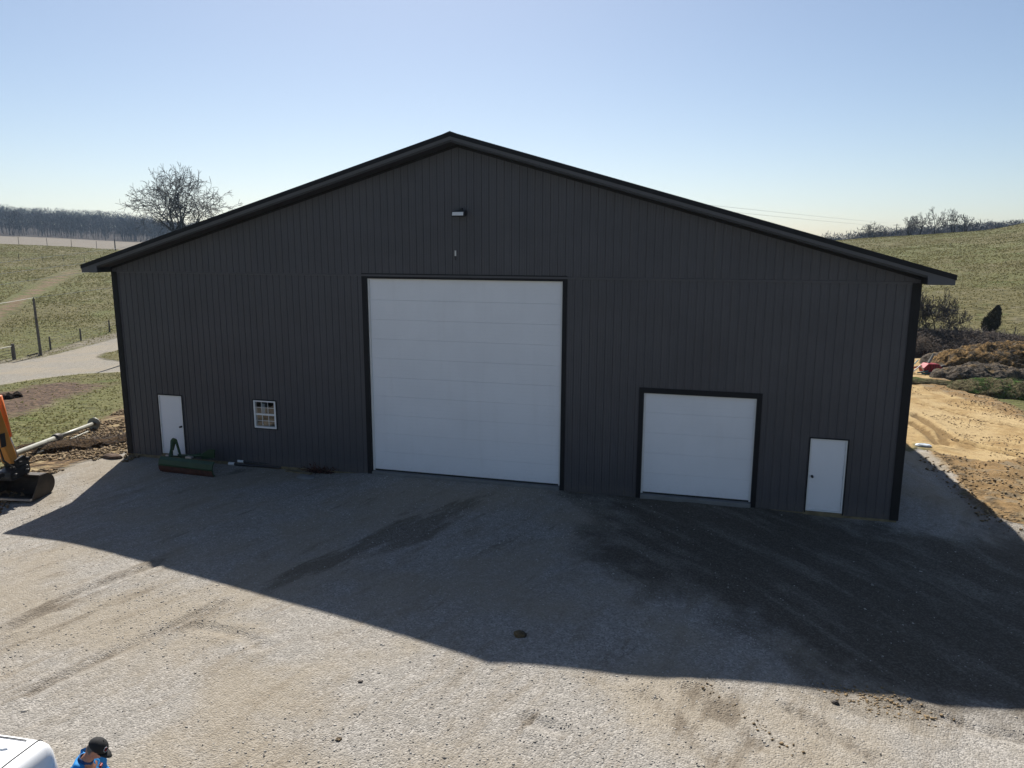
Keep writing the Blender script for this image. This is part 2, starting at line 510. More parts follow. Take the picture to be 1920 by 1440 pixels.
    c = mix(n, mask('sand', .3, 1.2, .8), c, sa)
    c = mix(n, mask('clod', .3, 1.2, .6), c, cl)
    c = mix(n, mask('yard', .15, 1.2, .5), c, gr)
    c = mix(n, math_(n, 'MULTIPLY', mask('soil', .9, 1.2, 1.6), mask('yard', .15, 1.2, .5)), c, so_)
    n.links.new(c, b.inputs['Base Color'])
    b.inputs['Roughness'].default_value = .95; b.inputs['Specular IOR Level'].default_value = .15
    # relief
    far = mrange(n, math_(n, 'ABSOLUTE', attr(n, 'dist')), 30, 60)
    hs = math_(n, 'ADD', math_(n, 'MULTIPLY', math_(n, 'ADD', vor.outputs['Distance'], fine), -.022), math_(n, 'MULTIPLY', N[5.0], .04))
    hf = math_(n, 'ADD', math_(n, 'MULTIPLY', t1, .55), math_(n, 'MULTIPLY', N[5.0], .10))
    x = nd(n, 'ShaderNodeMix'); x.data_type = 'FLOAT'
    yr = math_(n, 'MAXIMUM', mask('yard', .3, 1.2, .3), math_(n, 'MAXIMUM', mask('road', .3, 1.2, .3), mask('sand', .3, 1.2, .3)))
    n.links.new(yr, x.inputs[0]); n.links.new(hf, x.inputs[2]); n.links.new(hs, x.inputs[3])
    bump(n, b, x.outputs[0], .8, 1.0)
    return m


M_G = ground_mat()
M_SIDE = simple('charcoal_siding', (.060, .059, .068), .5, 0, .09, .6)
M_TRIM = simple('black_trim', (.010, .010, .012), .6, 0, .1, 2, spec=.25)
M_FASC = simple('dark_fascia', (.085, .086, .095), .55, 0, .06, 2, spec=.35)
M_ROOF = simple('black_roof', (.016, .017, .02), .4, 0, .1, 1)
M_SOFF = simple('soffit', (.028, .028, .031), .6, 0, .1, 2)
M_DOOR = simple('white_door', (.75, .76, .79), .5, 0, .025, .6, .04, 60)
M_WHITE = simple('white_vinyl', (.70, .70, .69), .45, 0, .04, 2)
M_WOOD = simple('treated_board', (.17, .135, .075), .8, 0, .3, 4, .2, 30)
M_CONC = simple('concrete', (.17, .17, .165), .85, 0, .12, 3, .2, 60)
M_CAV = simple('interior_wall', (.20, .19, .17), .9)
M_KRAFT = simple('kraft_paper', (.30, .20, .11), .8, 0, .45, 6)
M_PALE = simple('pale_sheet', (.5, .56, .62), .6)
M_BLACKM = simple('black_metal', (.02, .02, .022), .5, 0, .2, 6)
M_STEEL = simple('bright_steel', (.5, .5, .5), .35, .8, .1, 4)
M_OLDW = simple('weathered_wood', (.13, .11, .09), .9, 0, .3, 3, .4, 20)
M_BARK = simple('bark', (.036, .031, .030), .9, 0, .2, 2)
M_BARKL = simple('pale_bark', (.11, .09, .078), .9, 0, .2, 2)
M_TWIG = simple('woodland_twigs', (.05, .042, .042), .95, 0, .3, .02)
M_CED = simple('cedar_foliage', (.05, .044, .018), .85, 0, .45, 2.5)
M_ORANGE = simple('excavator_orange', (.50, .22, .04), .5, 0, .12, 3)
M_ORANGE2 = simple('cylinder_orange', (.75, .16, .02), .45, 0, .1, 3)
M_BUCK = simple('worn_steel', (.045, .034, .026), .6, .2, .45, 3)
M_PIPE = simple('galvanised_pipe', (.24, .235, .20), .5, .3, .2, 1.5)
M_GREEN = simple('green_paint', (.018, .055, .020), .5, 0, .2, 3)
M_RUST = simple('rust', (.075, .028, .018), .85, 0, .4, 8)
M_RED = simple('red_paint', (.32, .014, .025), .5, 0, .2, 3)
M_TEAL = simple('teal_paint', (.05, .18, .2), .6, 0, .3, 3)
M_CABLE = simple('aluminium_cable', (.62, .62, .58), .35, .3, .05, 1)
M_EARTH = simple('spoil_earth', (.13, .09, .05), .95, 0, .6, 1.3, .6, 6)
M_CARW = simple('white_car_paint', (.78, .79, .80), .25, 0, .01, 1)
M_GLASSD = simple('dark_car_glass', (.02, .024, .028), .08, 0, .05, 1)
M_RUB = simple('rubber', (.02, .02, .02), .8, 0, .2, 4)
M_STRAW = simple('dead_stalks', (.17, .14, .10), .95, 0, .5, 2)

def weather(m, dust, amt, wave):
    n = m.node_tree; b = n.nodes['Principled BSDF']; P = nd(n, 'ShaderNodeNewGeometry').outputs['Position']
    src_ = b.inputs['Base Color'].links[0].from_socket
    sp = nd(n, 'ShaderNodeSeparateXYZ'); n.links.new(P, sp.inputs[0])
    h = math_(n, 'ADD', sp.outputs[2], math_(n, 'MULTIPLY', math_(n, 'SUBTRACT', noise(n, 3.5, 4, .7, P), .5), -.7))
    f = math_(n, 'MULTIPLY', mrange(n, h, .55, -.1, 0, amt), mrange(n, noise(n, 14, 3, .6, P), .3, .7, .4, 1))
    mp = nd(n, 'ShaderNodeMapping'); n.links.new(P, mp.inputs[0]); mp.inputs['Scale'].default_value = (3, 1, .25)
    f2 = mrange(n, noise(n, 1.2, 4, .6, mp.outputs[0]), .5, .75, 0, amt * .25)
    n.links.new(mix(n, math_(n, 'MAXIMUM', f, f2), src_, dust), b.inputs['Base Color'])
    bump(n, b, noise(n, .9, 2, .5, P), wave, .012)


weather(M_SIDE, (.15, .13, .105), .35, .6)
weather(M_DOOR, (.30, .27, .22), .22, .08)

# ------------------------------------------------------------------ the ground sheet
def axis(lo, hi, step, gl, gh, endl, endh):
    c = list(np.arange(lo, hi + step / 2, step)); s = step; x = c[-1]; r = []
    while x < endh:
        s *= gh; s = min(s, 60); x += s; r.append(x)
    s = step; x = c[0]; l = []
    while x > endl:
        s *= gl; s = min(s, 60); x -= s; l.append(x)
    return np.array(l[::-1] + c + r)


xs = axis(-3.5, 31.5, .115, 1.024, 1.024, -1250, 800)
ys = axis(-17.5, 9, .115, 1.25, 1.022, -60, 1250)
X, Y = np.meshgrid(xs, ys)
X = X.ravel(); Y = Y.ravel()
FD = fields(X, Y)
Zt = h0(X, Y) + relief(X, Y, FD['yard'], FD['soil'], FD['sand'], FD['road'], FD['clod'])
ins = (X > .12) & (X < 24.9) & (Y > .3) & (Y < 30.2)
Zt = np.where(ins, -.35, Zt)
FD['dist'] = np.hypot(X - CAM[0], Y - CAM[1])
nx, ny = len(xs), len(ys)
ii = (np.arange(ny - 1)[:, None] * nx + np.arange(nx - 1)[None]).ravel()
Fq = np.stack([ii, ii + 1, ii + nx + 1, ii + nx], 1)
ground = mk('ground', np.stack([X, Y, Zt], 1), Fq, M_G, None, True, FD)
tag(ground, kind='structure')
print('ground quads', len(Fq))

# ------------------------------------------------------------------ the barn
W = 25.03; HS = 6.43; XR = 12.5; DEP = 30.5
SL = (10.45 - 6.62) / 13.17
barn = empty('barn', (W / 2, 0, 0), 'large charcoal metal barn with a low gable roof, standing on the gravel yard', 'barn')


def BP(o):
    o.parent = barn; o.matrix_parent_inverse = Matrix.Translation((-W / 2, 0, 0)); return o


def bpart(mb, name, mat, bevel=0, label=None, parent=None):
    o = mb.build(name, mat, None, bevel)
    if parent is None: BP(o)
    else:
        o.parent = parent
        o.matrix_parent_inverse = Matrix.Identity(4)
    if label: o['label'] = label
    return o


def gab(x): return 10.205 - abs(x - XR) * SL


OPEN = [(9.50, 15.67, -1, 6.33), (18.11, 21.21, -1, 3.19), (1.42, 2.42, -1, 2.22), (22.66, 23.66, -1, 2.16), (5.20, 6.08, 1.26, 2.25)]
RP = .2286
PROF = [(0, 0), (.008, .020), (.026, .020), (.034, 0), (.095, 0), (.100, .004), (.112, .004), (.117, 0), (.165, 0), (.170, .004), (.182, .004), (.187, 0)]


def siding(z0f, z1f, yoff, off=0.0):
    pw = RP * 4
    x = -off
    while x < W:
        xa, xb = max(0, x), min(W, x + pw)
        pts = []
        for r in range(5):
            for px, pz in PROF:
                q = x + r * RP + px
                if xa - 1e-6 <= q <= xb + 1e-6: pts.append((q, pz))
        pts += [(xa, 0), (xb, 0)]
        for a in OPEN + [(XR, XR, 0, 0)]:
            for q in a[:2]:
                if xa < q < xb:
                    h = np.interp(q, [p[0] for p in sorted(pts)], [p[1] for p in sorted(pts)]); pts.append((q, h))
        pts = sorted(set((round(a, 5), b) for a, b in pts))
        mb = MB()
        for (a, ha), (b, hb) in zip(pts[:-1], pts[1:]):
            if b - a < 1e-5: continue
            mid = (a + b) / 2
            iv = [(z0f(mid), None)]
            lo = z0f(mid); spans = []
            for o in OPEN:
                if o[0] - 1e-6 <= a and b <= o[1] + 1e-6:
                    if o[2] > lo: spans.append((lo, o[2]))
                    lo = max(lo, o[3])
            for s0, s1 in spans:
                mb.add([(a, yoff - ha, s0), (b, yoff - hb, s0), (b, yoff - hb, s1), (a, yoff - ha, s1)], [(0, 1, 2, 3)])
            za, zb = z1f(a), z1f(b)
            if min(za, zb) > lo + .01:
                mb.add([(a, yoff - ha, lo), (b, yoff - hb, lo), (b, yoff - hb, zb), (a, yoff - ha, za)], [(0, 1, 2, 3)])
        if mb.v: bpart(mb, 'siding_panel', M_SIDE)
        x += pw


siding(lambda x: 0.0, lambda x: HS, 0.0)
siding(lambda x: HS + .0, gab, -.012, .06)
bpart(MB().prism([(-.012, HS - .05), (-.035, HS - .045), (-.036, HS + .012), (-.012, HS + .02)], .2, W - .2, 'x'), 'seam_trim', M_SIDE)
# framing behind the sheets: keeps daylight out, gives the wall its thickness
def wall_poly():
    mb = MB()
    cuts = sorted({0.02, W - .02, XR} | {o[0] for o in OPEN} | {o[1] for o in OPEN})
    for a, b in zip(cuts[:-1], cuts[1:]):
        lo = -.3; spans = []
        for o in OPEN:
            if o[0] <= a + 1e-6 and b <= o[1] + 1e-6:
                if o[2] > lo: spans.append((lo, o[2]))
                lo = max(lo, o[3])
        for s0, s1 in spans: mb.box(a, b, .02, .16, s0, s1)
        mb.prism([(a, lo), (b, lo), (b, gab(b) - .02), (a, gab(a) - .02)], .02, .16, 'y')
    return mb


bpart(wall_poly(), 'wall_framing', M_CAV)
for xa, xb, s in ((0, .12, -1), (W - .12, W, 1)):
    # corrugated side wall as one folded sheet
    prof = [((xb if s < 0 else xa), .17)]
    y = .17
    xo = xa if s < 0 else xb
    pr = [(xo, .17)]
    for i in range(int((DEP - .4) / RP)):
        y = .25 + i * RP
        pr += [(xo, y), (xo + s * .02, y + .008), (xo + s * .02, y + .027), (xo, y + .035)]
    pr += [(xo, DEP)]
    inner = [((xb if s < 0 else xa), DEP), ((xb if s < 0 else xa), .17)]
    bpart(MB().prism(pr + inner, -.3, HS, 'z'), 'side_wall', M_SIDE)
bpart(MB().prism([(.13, -.3), (W - .13, -.3), (W - .13, HS), (XR, 10.1), (.13, HS)], DEP - .15, DEP, 'y'), 'rear_wall', M_SIDE)
bpart(MB().box(.13, W - .13, .17, DEP - .16, -.3, .10), 'floor_slab', M_CONC)
# skirt board under the sheets
mb = MB()
for a, b in ((0.01, 9.36), (15.8, 17.96), (21.34, W - .01)):
    bpart(MB().box(a, b, -.012, .018, -.28, -.004), 'skirt_board', M_WOOD)
for o in OPEN[2:4]:
    bpart(MB().box(o[0] - .03, o[1] + .03, -.03, .1, -.2, .05 if o is OPEN[3] else .10), 'threshold_board', M_WOOD)
# corner trims
for xc, s in ((0, 1), (W, -1)):
    a, b = sorted((xc - s * .03, xc + s * .19)); mb = MB().box(a, b, -.034, -.022, -.01, HS - .02)
    a, b = sorted((xc - s * .03, xc - s * .024)); mb.box(a, b, -.022, .2, -.01, HS - .02)
    bpart(mb, 'corner_trim', M_TRIM)

# roof
ZR = 10.45; XE = 13.17; OV = .62
SR = (ZR - 6.62) / XE
for s in (-1, 1):
    # ribbed roof sheets, each running from ridge to eave
    y = -OV
    while y < DEP + OV:
        y1 = min(y + 3.05, DEP + OV)
        mb = MB()
        q = y
        while q < y1 - .02:
            for a, b in ((q, 0), (q + .01, .019), (q + .03, .019), (q + .04, 0)):
                pass
            e = min(q + RP, y1)
            prof = [(q, 0), (q + .01, .02), (q + .03, .02), (q + .04, 0), (e, 0)]
            for (ya, ha), (yb, hb) in zip(prof[:-1], prof[1:]):
                mb.add([(XR, ya, ZR + ha), (XR + s * XE, ya, ZR - XE * SR + ha), (XR + s * XE, yb, ZR - XE * SR + hb), (XR, yb, ZR + hb)],
                       [(0, 1, 2, 3) if s < 0 else (3, 2, 1, 0)])
            q = e
        bpart(mb, 'roof_panel', M_ROOF)
        y = y1
    E0, E1 = XR, XR + s * XE
    def zt(x, d=0): return ZR - abs(x - XR) * SR + d
    # rake trim: black upper band, lighter fascia under it
    bpart(MB().prism([(E0, zt(E0, .022)), (E1, zt(E1, .022)), (E1, zt(E1, -.10)), (E0, zt(E0, -.10))], -OV - .030, -OV + .01, 'y'), 'rake_trim', M_TRIM)
    bpart(MB().prism([(E0, zt(E0, .024)), (E1 + s * .01, zt(E1, .022)), (E1 + s * .01, zt(E1, .028)), (E0, zt(E0, .030))], -OV - .030, -OV + .15, 'y'), 'rake_cap', M_TRIM)
    xi = XR + s * 12.53
    zb = 6.40
    bpart(MB().prism([(E0, zt(E0, -.09)), (E1 - s * .05, zt(E1 - s * .05, -.09)), (E1 - s * .05, zb), (xi, zb), (xi, zt(xi, -.185)), (E0, zt(E0, -.185))], -OV - .012, -OV + .02, 'y'),
          'rake_fascia', M_FASC)
    # sloping soffit beneath the rake
    bpart(MB().prism([(E0, zt(E0, -.175)), (xi, zt(xi, -.175)), (xi, zt(xi, -.242)), (E0, zt(E0, -.242))], -OV + .021, -.03, 'y'), 'rake_soffit', M_SOFF)
    # boxed eave return: bottom and inner face
    a, b = sorted((xi, E1 - s * .05))
    mb = MB().box(a, b, -OV + .021, DEP + OV, zb, zb + .02)
    bpart(mb, 'eave_soffit', M_SOFF)
    a, b = sorted((xi, xi + s * .02))
    bpart(MB().prism([(a, zb + .021), (b, zb + .021), (b, zt(xi, -.243)), (a, zt(xi, -.243))], -OV + .021, -.03, 'y'), 'return_face', M_SOFF)
    a, b = sorted((E1 - s * .05, E1 - s * .02))
    bpart(MB().box(a, b, -OV - .012, DEP + OV, zb, zt(E1, -.02)), 'eave_fascia', M_FASC)
    # frieze trim where the soffit meets the wall
    bpart(MB().prism([(XR, gab(XR) + .005), (xi, gab(xi) + .005), (xi, gab(xi) - .075), (XR, gab(XR) - .075)], -.045, -.034, 'y'), 'frieze_trim', M_TRIM)
bpart(MB().prism([(XR - .25, ZR - .045), (XR, ZR + .045), (XR + .25, ZR - .045), (XR, ZR + .025)], -OV - .035, DEP + OV, 'y'), 'ridge_cap', M_TRIM)


def overhead(x0, x1, zt_, z0, secs, tl, label):
    d = MB().box(x0, x1, .084, .13, z0, zt_).build('overhead_door', M_DOOR); BP(d); d['label'] = label
    for (a, b) in secs:
        s = MB().box(x0 + .005, x1 - .005, .072, .0835, a + .002, b - .002)
        k = 5
        hgt = (b - a) / k
        o = s.build('door_section', M_DOOR, None, .006); o.parent = d
        r = MB()
        for i in range(1, k):
            r.box(x0 + .01, x1 - .01, .0695, .0725, a + hgt * i - .0025, a + hgt * i + .0025)
        o2 = r.build('pressed_line', M_DOOR); o2.parent = d
    b = MB().box(x0, x1, .06, .075, z0 - .03, z0 + .015).build('bottom_seal', M_RUB); b.parent = d
    # white weather strip round the opening
    b = MB().box(x0 - .05, x0 + .012, .03, .07, z0 - .02, zt_ + .03).box(x1 - .012, x1 + .05, .03, .07, z0 - .02, zt_ + .03).box(x0 + .013, x1 - .013, .03, .07, zt_ - .012, zt_ + .03)
    b = b.build('weather_strip', M_WHITE); b.parent = d
    # black trim: face flange and reveal
    X0, X1, Z1 = x0 - .05, x1 + .05, zt_ + .035
    for (a, b_) in ((X0 - tl, X0), (X1, X1 + .13)):
        bpart(MB().box(a, b_, -.034, -.021, -.02, Z1 + .15), 'door_trim', M_TRIM)
    bpart(MB().box(X0, X1, -.034, -.021, Z1, Z1 + .15), 'door_trim', M_TRIM)
    for (a, b_) in ((X0 - .012, X0), (X1, X1 + .012)):
        bpart(MB().box(a, b_, -.021, .14, -.02, Z1), 'door_jamb', M_TRIM)
    bpart(MB().box(X0, X1, -.021, .14, Z1 - .012, Z1), 'door_head', M_TRIM)
    bpart(MB().box(X0 + .01, X1 - .01, -.10, .17, -.2, z0 - .035), 'door_sill', M_CONC, .01)
    return d


Z0 = .165
zs = [Z0 + .61 * i for i in range(10)] + [6.29]
overhead(9.545, 15.63, 6.29, Z0, list(zip(zs[:-1], zs[1:])), .17, 'large white sectional overhead door, ten sections tall')
zs = [Z0 + .605 * i for i in range(5)] + [3.14]
overhead(18.15, 21.175, 3.14, Z0, list(zip(zs[:-1], zs[1:])), .13, 'small white sectional overhead door, five sections tall')


def entry(x0, x1, z0, z1, knob_right, label):
    d = MB().box(x0 + .045, x1 - .045, .01, .05, z0 + .035, z1 - .045).build('entry_door', M_DOOR, None, .004); BP(d); d['label'] = label
    f = MB().box(x0, x0 + .042, -.02, .07, z0, z1).box(x1 - .042, x1, -.02, .07, z0, z1).box(x0 + .042, x1 - .042, -.02, .07, z1 - .042, z1).box(x0 + .042, x1 - .042, -.02, .06, z0, z0 + .03)
    f = f.build('door_frame', M_WHITE, None, .003); f.parent = d
    t = MB().box(x0 - .035, x0 - .001, -.034, -.021, z0 - .05, z1 + .035).box(x1 + .001, x1 + .035, -.034, -.021, z0 - .05, z1 + .035).box(x0 - .001, x1 + .001, -.034, -.021, z1 + .001, z1 + .035)
    t = t.build('door_trim', M_TRIM); t.parent = d
    kx = x1 - .11 if knob_right else x0 + .11
    zk = z0 + 1.0
    k = MB().tube([(kx, .012, zk), (kx, -.02, zk)], .034, 12).tube([(kx, -.02, zk), (kx, -.05, zk)], .014, 8).tube([(kx, -.045, zk), (kx, -.06, zk), (kx, -.085, zk), (kx, -.095, zk)], [.018, .032, .032, .018], 12)
    k = k.build('door_knob', M_BLACKM, None, 0, True); k.parent = d
    hx = x0 + .043 if knob_right else x1 - .043
    for z in (z0 + .25, z0 + 1.02, z1 - .25):
        h = MB().tube([(hx, -.004, z - .05), (hx, -.004, z + .05)], .009, 6).build('hinge', M_STEEL); h.parent = d


entry(1.445, 2.395, .11, 2.20, True, 'white entry door near the left corner, above the green blade')
entry(22.685, 23.635, .06, 2.14, False, 'white entry door near the right corner')

# window: white double hung with a 3 x 2 grid in each sash
x0, x1, z0, z1 = 5.225, 6.055, 1.285, 2.225
wf = MB().box(x0, x0 + .06, -.045, .08, z0, z1).box(x1 - .06, x1, -.045, .08, z0, z1).box(x0 + .06, x1 - .06, -.045, .08, z1 - .045, z1).box(x0 + .06, x1 - .06, -.05, .08, z0, z0 + .06)
win = wf.build('window', M_WHITE, None, .004); BP(win); win['label'] = 'white double hung window with a grid of small panes'
zm = (z0 + z1) / 2
o = MB().box(x0 + .061, x1 - .061, -.03, .02, zm - .03, zm + .03).build('meeting_rail', M_WHITE, None, .003); o.parent = win
M_GL, n_, b_ = newmat('window_glass')
b_.inputs['Base Color'].default_value = (.9, .93, .95, 1); b_.inputs['Roughness'].default_value = .03
b_.inputs['Transmission Weight'].default_value = 1; b_.inputs['IOR'].default_value = 1.5
px0, px1 = x0 + .06, x1 - .06
for (a, b, yy) in ((z0 + .06, zm - .03, .0), (zm + .03, z1 - .045, -.02)):
    mz = (a + b) / 2
    mu = MB().box(px0, px1, yy - .008, yy + .012, mz - .007, mz + .007)
    for k in (1, 2):
        xx = px0 + (px1 - px0) * k / 3
        mu.box(xx - .007, xx + .007, yy - .010, yy + .010, a, mz - .0071); mu.box(xx - .007, xx + .007, yy - .010, yy + .010, mz + .0071, b)
    mu = mu.build('muntin_grid', M_WHITE); mu.parent = win
    for k in range(3):
        for (c, d_) in ((a, mz - .0075), (mz + .0075, b)):
            xa = px0 + (px1 - px0) * k / 3 + .008; xb = px0 + (px1 - px0) * (k + 1) / 3 - .008
            p = MB().box(xa, xb, yy, yy + .004, c, d_).build('pane', M_GL); p.parent = win
t = MB().box(x0 - .035, x0 - .001, -.034, -.021, z0 - .035, z1 + .035).box(x1 + .001, x1 + .035, -.034, -.021, z0 - .035, z1 + .035).box(x0 - .001, x1 + .001, -.034, -.021, z1 + .001, z1 + .035).box(x0 - .001, x1 + .001, -.034, -.021, z0 - .035, z0 - .001)
t = t.build('window_trim', M_TRIM); t.parent = win
bpart(MB().box(x0 - .3, x1 + .2, .22, .30, z0 - .2, zm - .05), 'insulation_sheet', M_KRAFT)
bpart(MB().box(x0 + .16, x0 + .27, .20, .24, zm - .02, z1 - .16), 'hanging_strip', M_PALE)

# flood light under the gable and the little white sensor below it
fx, fz = 12.60, 8.24
fl = MB().prism([(-.05, .10), (-.30, .06), (-.34, -.06), (-.28, -.09), (-.05, -.03)], -.20, .20, 'x')
fl.xf(Matrix.Translation((fx, 0, fz)))
fl = fl.build('flood_light', M_BLACKM, None, .006); BP(fl)
o = MB().box(fx - .05, fx + .05, -.10, -.012, fz + .05, fz + .17).build('mount', M_BLACKM, None, .005); o.parent = fl
l = MB().add([(fx - .17, -.305, fz + .045), (fx + .17, -.305, fz + .045), (fx + .17, -.345, fz - .055), (fx - .17, -.345, fz - .055),
              (fx - .17, -.295, fz + .045), (fx + .17, -.295, fz + .045), (fx + .17, -.335, fz - .055), (fx - .17, -.335, fz - .055)],
             [(0, 1, 2, 3), (7, 6, 5, 4), (0, 4, 5, 1), (1, 5, 6, 2), (2, 6, 7, 3), (3, 7, 4, 0)]).build('lens', M_WHITE); l.parent = fl
o = MB().box(12.40, 12.44, -.06, -.012, 7.02, 7.18).build('sensor', M_WHITE, None, .004); BP(o)
o2 = MB().box(12.405, 12.425, -.05, -.012, 6.90, 7.02).build('sensor_wire', M_BLACKM); o2.parent = o

# ------------------------------------------------------------------ scattered small geometry
def blob_mesh(P, S, seed, flat=.6):
    """deformed octahedra at points P with sizes S -> V, F"""
    base = np.array([[1, 0, 0], [-1, 0, 0], [0, 1, 0], [0, -1, 0], [0, 0, 1], [0, 0, -1]], float)
    tri = np.array([[0, 2, 4], [2, 1, 4], [1, 3, 4], [3, 0, 4], [2, 0, 5], [1, 2, 5], [3, 1, 5], [0, 3, 5]])
    r = np.random.default_rng(seed); n = len(P)
    V = base[None] * (S[:, None, None]) * r.uniform(.55, 1.2, (n, 6, 3))
    V = V + r.normal(0, .18, (n, 6, 3)) * S[:, None, None]
    a = r.uniform(0, 6.28, n); c, s_ = np.cos(a), np.sin(a)
    x = V[:, :, 0] * c[:, None] - V[:, :, 1] * s_[:, None]; y = V[:, :, 0] * s_[:, None] + V[:, :, 1] * c[:, None]
    V = np.stack([x, y, V[:, :, 2] * flat], 2) + P[:, None, :]
    F = tri[None] + (np.arange(n) * 6)[:, None, None]
    return V.reshape(-1, 3), F.reshape(-1, 3)


def stone_mat(name, lo, hi, tone='tone'):
    m, n, b = newmat(name)
    n.links.new(mix(n, attr(n, tone), lo, hi), b.inputs['Base Color']); b.inputs['Roughness'].default_value = .9
    return m


M_STONE = stone_mat('limestone_chips', (.12, .105, .09), (.50, .47, .42))
M_CLOD = stone_mat('soil_clods', (.11, .075, .038), (.36, .255, .135))


def scatter(name, n, xr, yr, test, size, mat, seed, sink=.25, flat=.6, toner=(0, 1)):
    r = np.random.default_rng(seed)
    x = r.uniform(*xr, n); y = r.uniform(*yr, n)
    k = test(x, y, r); x, y = x[k], y[k]
    S = r.uniform(*size, len(x)) * r.uniform(.5, 1, len(x))
    z = H(x, y) + S * flat * (1 - 2 * sink) * .6
    V, F = blob_mesh(np.stack([x, y, z], 1), S, seed + 1, flat)
    t = np.repeat(r.uniform(*toner, len(x)), 6)
    o = mk(name, V, F, mat, None, False, {'tone': t})
    return tag(o, kind='stuff')


def in_yard(x, y, r):
    dens = np.clip(.35 + 1.8 * fbm(x, y, 2.5, 2, 77), .08, 1) * np.clip(1.25 - np.hypot(x - 20, y + 21) / 34, .2, 1)
    soil = poly_sd(x, y, Z_SOIL) < 0
    dens = np.where(soil, dens * .12, dens)
    return (poly_sd(x, y, Z_YARD) < 0) & (box_d(x, y) > .15) & (r.random(len(x)) < dens)


scatter('gravel', 110000, (-3, 30), (-17, 6), in_yard, (.010, .030), M_STONE, 3, toner=(.2, 1))
scatter('cobbles', 90, (-3, 30), (-17, 4), lambda x, y, r: (poly_sd(x, y, Z_YARD) < 0) & (box_d(x, y) > .3), (.025, .06), M_STONE, 5, toner=(.3, .9))


def in_clod(x, y, r):
    return (np.minimum(poly_sd(x, y, Z_CLOD), poly_sd(x, y, Z_CLOD2)) < .3 * r.random(len(x))) & (r.random(len(x)) < .2 + 1.5 * fbm(x, y, 1.2, 2, 8) + .3)


scatter('soil_clods', 26000, (25.5, 50), (-6, 30), in_clod, (.02, .09), M_CLOD, 13, .1, .75)
scatter('sand_lumps', 22000, (25.5, 50), (-2, 32), lambda x, y, r: (poly_sd(x, y, Z_SAND) < 0) & (fbm(x, y, 2.5, 2, 18) > .02), (.02, .08), M_CLOD, 14, .2, .6, (.5, 1))
scatter('earth_crumbs', 16000, (-9, 1), (-6, 10), lambda x, y, r: (poly_sd(x, y, Z_DIRT) < 0) & (fbm(x, y, 1.2, 2, 28) > -.08), (.02, .12), M_CLOD, 15, .1, .7, (0, .6))
PCL = g(1655, 1318)
scatter('clay_lumps', 2600, (PCL[0] - 2, PCL[0] + 2), (PCL[1] - 1, PCL[1] + 1),
        lambda x, y, r: (((x - PCL[0]) / 1.1) ** 2 + ((y - PCL[1]) / .45) ** 2 < r.random(len(x)) * 1.2), (.012, .05), M_CLOD, 16, .3, .6, (.3, .8))
PC2 = g(1400, 1345)
scatter('mud_lumps', 1500, (PC2[0] - 2, PC2[0] + 2), (PC2[1] - 2, PC2[1] + 2),
        lambda x, y, r: (np.abs((x - PC2[0]) * .75 + (y - PC2[1]) * .65) < .16 * r.random(len(x))) & (np.abs((x - PC2[0]) * .65 - (y - PC2[1]) * .75) < 1.1), (.015, .05), M_CLOD, 17, .1, .7, (.1, .5))


def grass(name, n, bl, dl, lo, hi, seed, size, test=None):
    """short tussocks: three bent blades-of-a-clump triangles each"""
    r = np.random.default_rng(seed)
    b = np.radians(r.uniform(*bl, n)); d = r.uniform(dl[0], dl[1], n)
    x = CAM[0] + d * np.sin(b); y = CAM[1] + d * np.cos(b)
    k = (poly_sd(x, y, Z_ROAD) > .2) & (poly_sd(x, y, Z_YARD) > .1) & (poly_sd(x, y, Z_SAND) > .3) & (poly_sd(x, y, Z_CLOD2) > 0) & (poly_sd(x, y, Z_DIRT) > .2) & (box_d(x, y) > .5) & \
        (seg_d(x, y, TRACK) > 1.3) & (seg_d(x, y, TRACKB) > 1.2)
    k &= (poly_sd(x, y, Z_BROWN) > .2) | (r.random(n) < .12)
    k &= r.random(n) < np.clip(.55 + 1.6 * fbm(x, y, 5, 3, seed), .1, 1)
    x, y, d = x[k], y[k], d[k]; n = len(x)
    z = H(x, y)
    s = r.uniform(*size, n) * np.clip(d / 90, .7, 1.6)
    V = np.zeros((n, 9, 3))
    for q in range(3):
        a = r.uniform(0, 6.28, n); wd = s * r.uniform(.4, .9, n)
        V[:, q * 3, 0] = x - np.cos(a) * wd; V[:, q * 3, 1] = y - np.sin(a) * wd; V[:, q * 3, 2] = z - .03
        V[:, q * 3 + 1, 0] = x + np.cos(a) * wd; V[:, q * 3 + 1, 1] = y + np.sin(a) * wd; V[:, q * 3 + 1, 2] = z - .03
        V[:, q * 3 + 2, 0] = x + r.normal(0, .35, n) * s; V[:, q * 3 + 2, 1] = y + r.normal(0, .35, n) * s; V[:, q * 3 + 2, 2] = z + s * r.uniform(.35, .9, n)
    F = (np.arange(n)[:, None, None] * 9 + np.arange(9).reshape(1, 3, 3)).reshape(-1, 3)
    t = np.repeat(np.clip(r.normal(.5, .25, n) + .9 * fbm(x, y, 18, 2, 91), 0, 1), 9)
    m = stone_mat(name + '_blades', lo, hi); nn = m.node_tree; b_ = nn.nodes['Principled BSDF']; b_.inputs['Specular IOR Level'].default_value = .05
    tr = nd(nn, 'ShaderNodeBsdfTranslucent'); nn.links.new(b_.inputs['Base Color'].links[0].from_socket, tr.inputs['Color'])
    ms = nd(nn, 'ShaderNodeMixShader'); ms.inputs[0].default_value = .5
    nn.links.new(b_.outputs[0], ms.inputs[1]); nn.links.new(tr.outputs[0], ms.inputs[2]); nn.links.new(ms.outputs[0], nn.nodes['Material Output'].inputs[0])
    return tag(mk(name, V.reshape(-1, 3), F, m, None, False, {'tone': t}), kind='stuff')


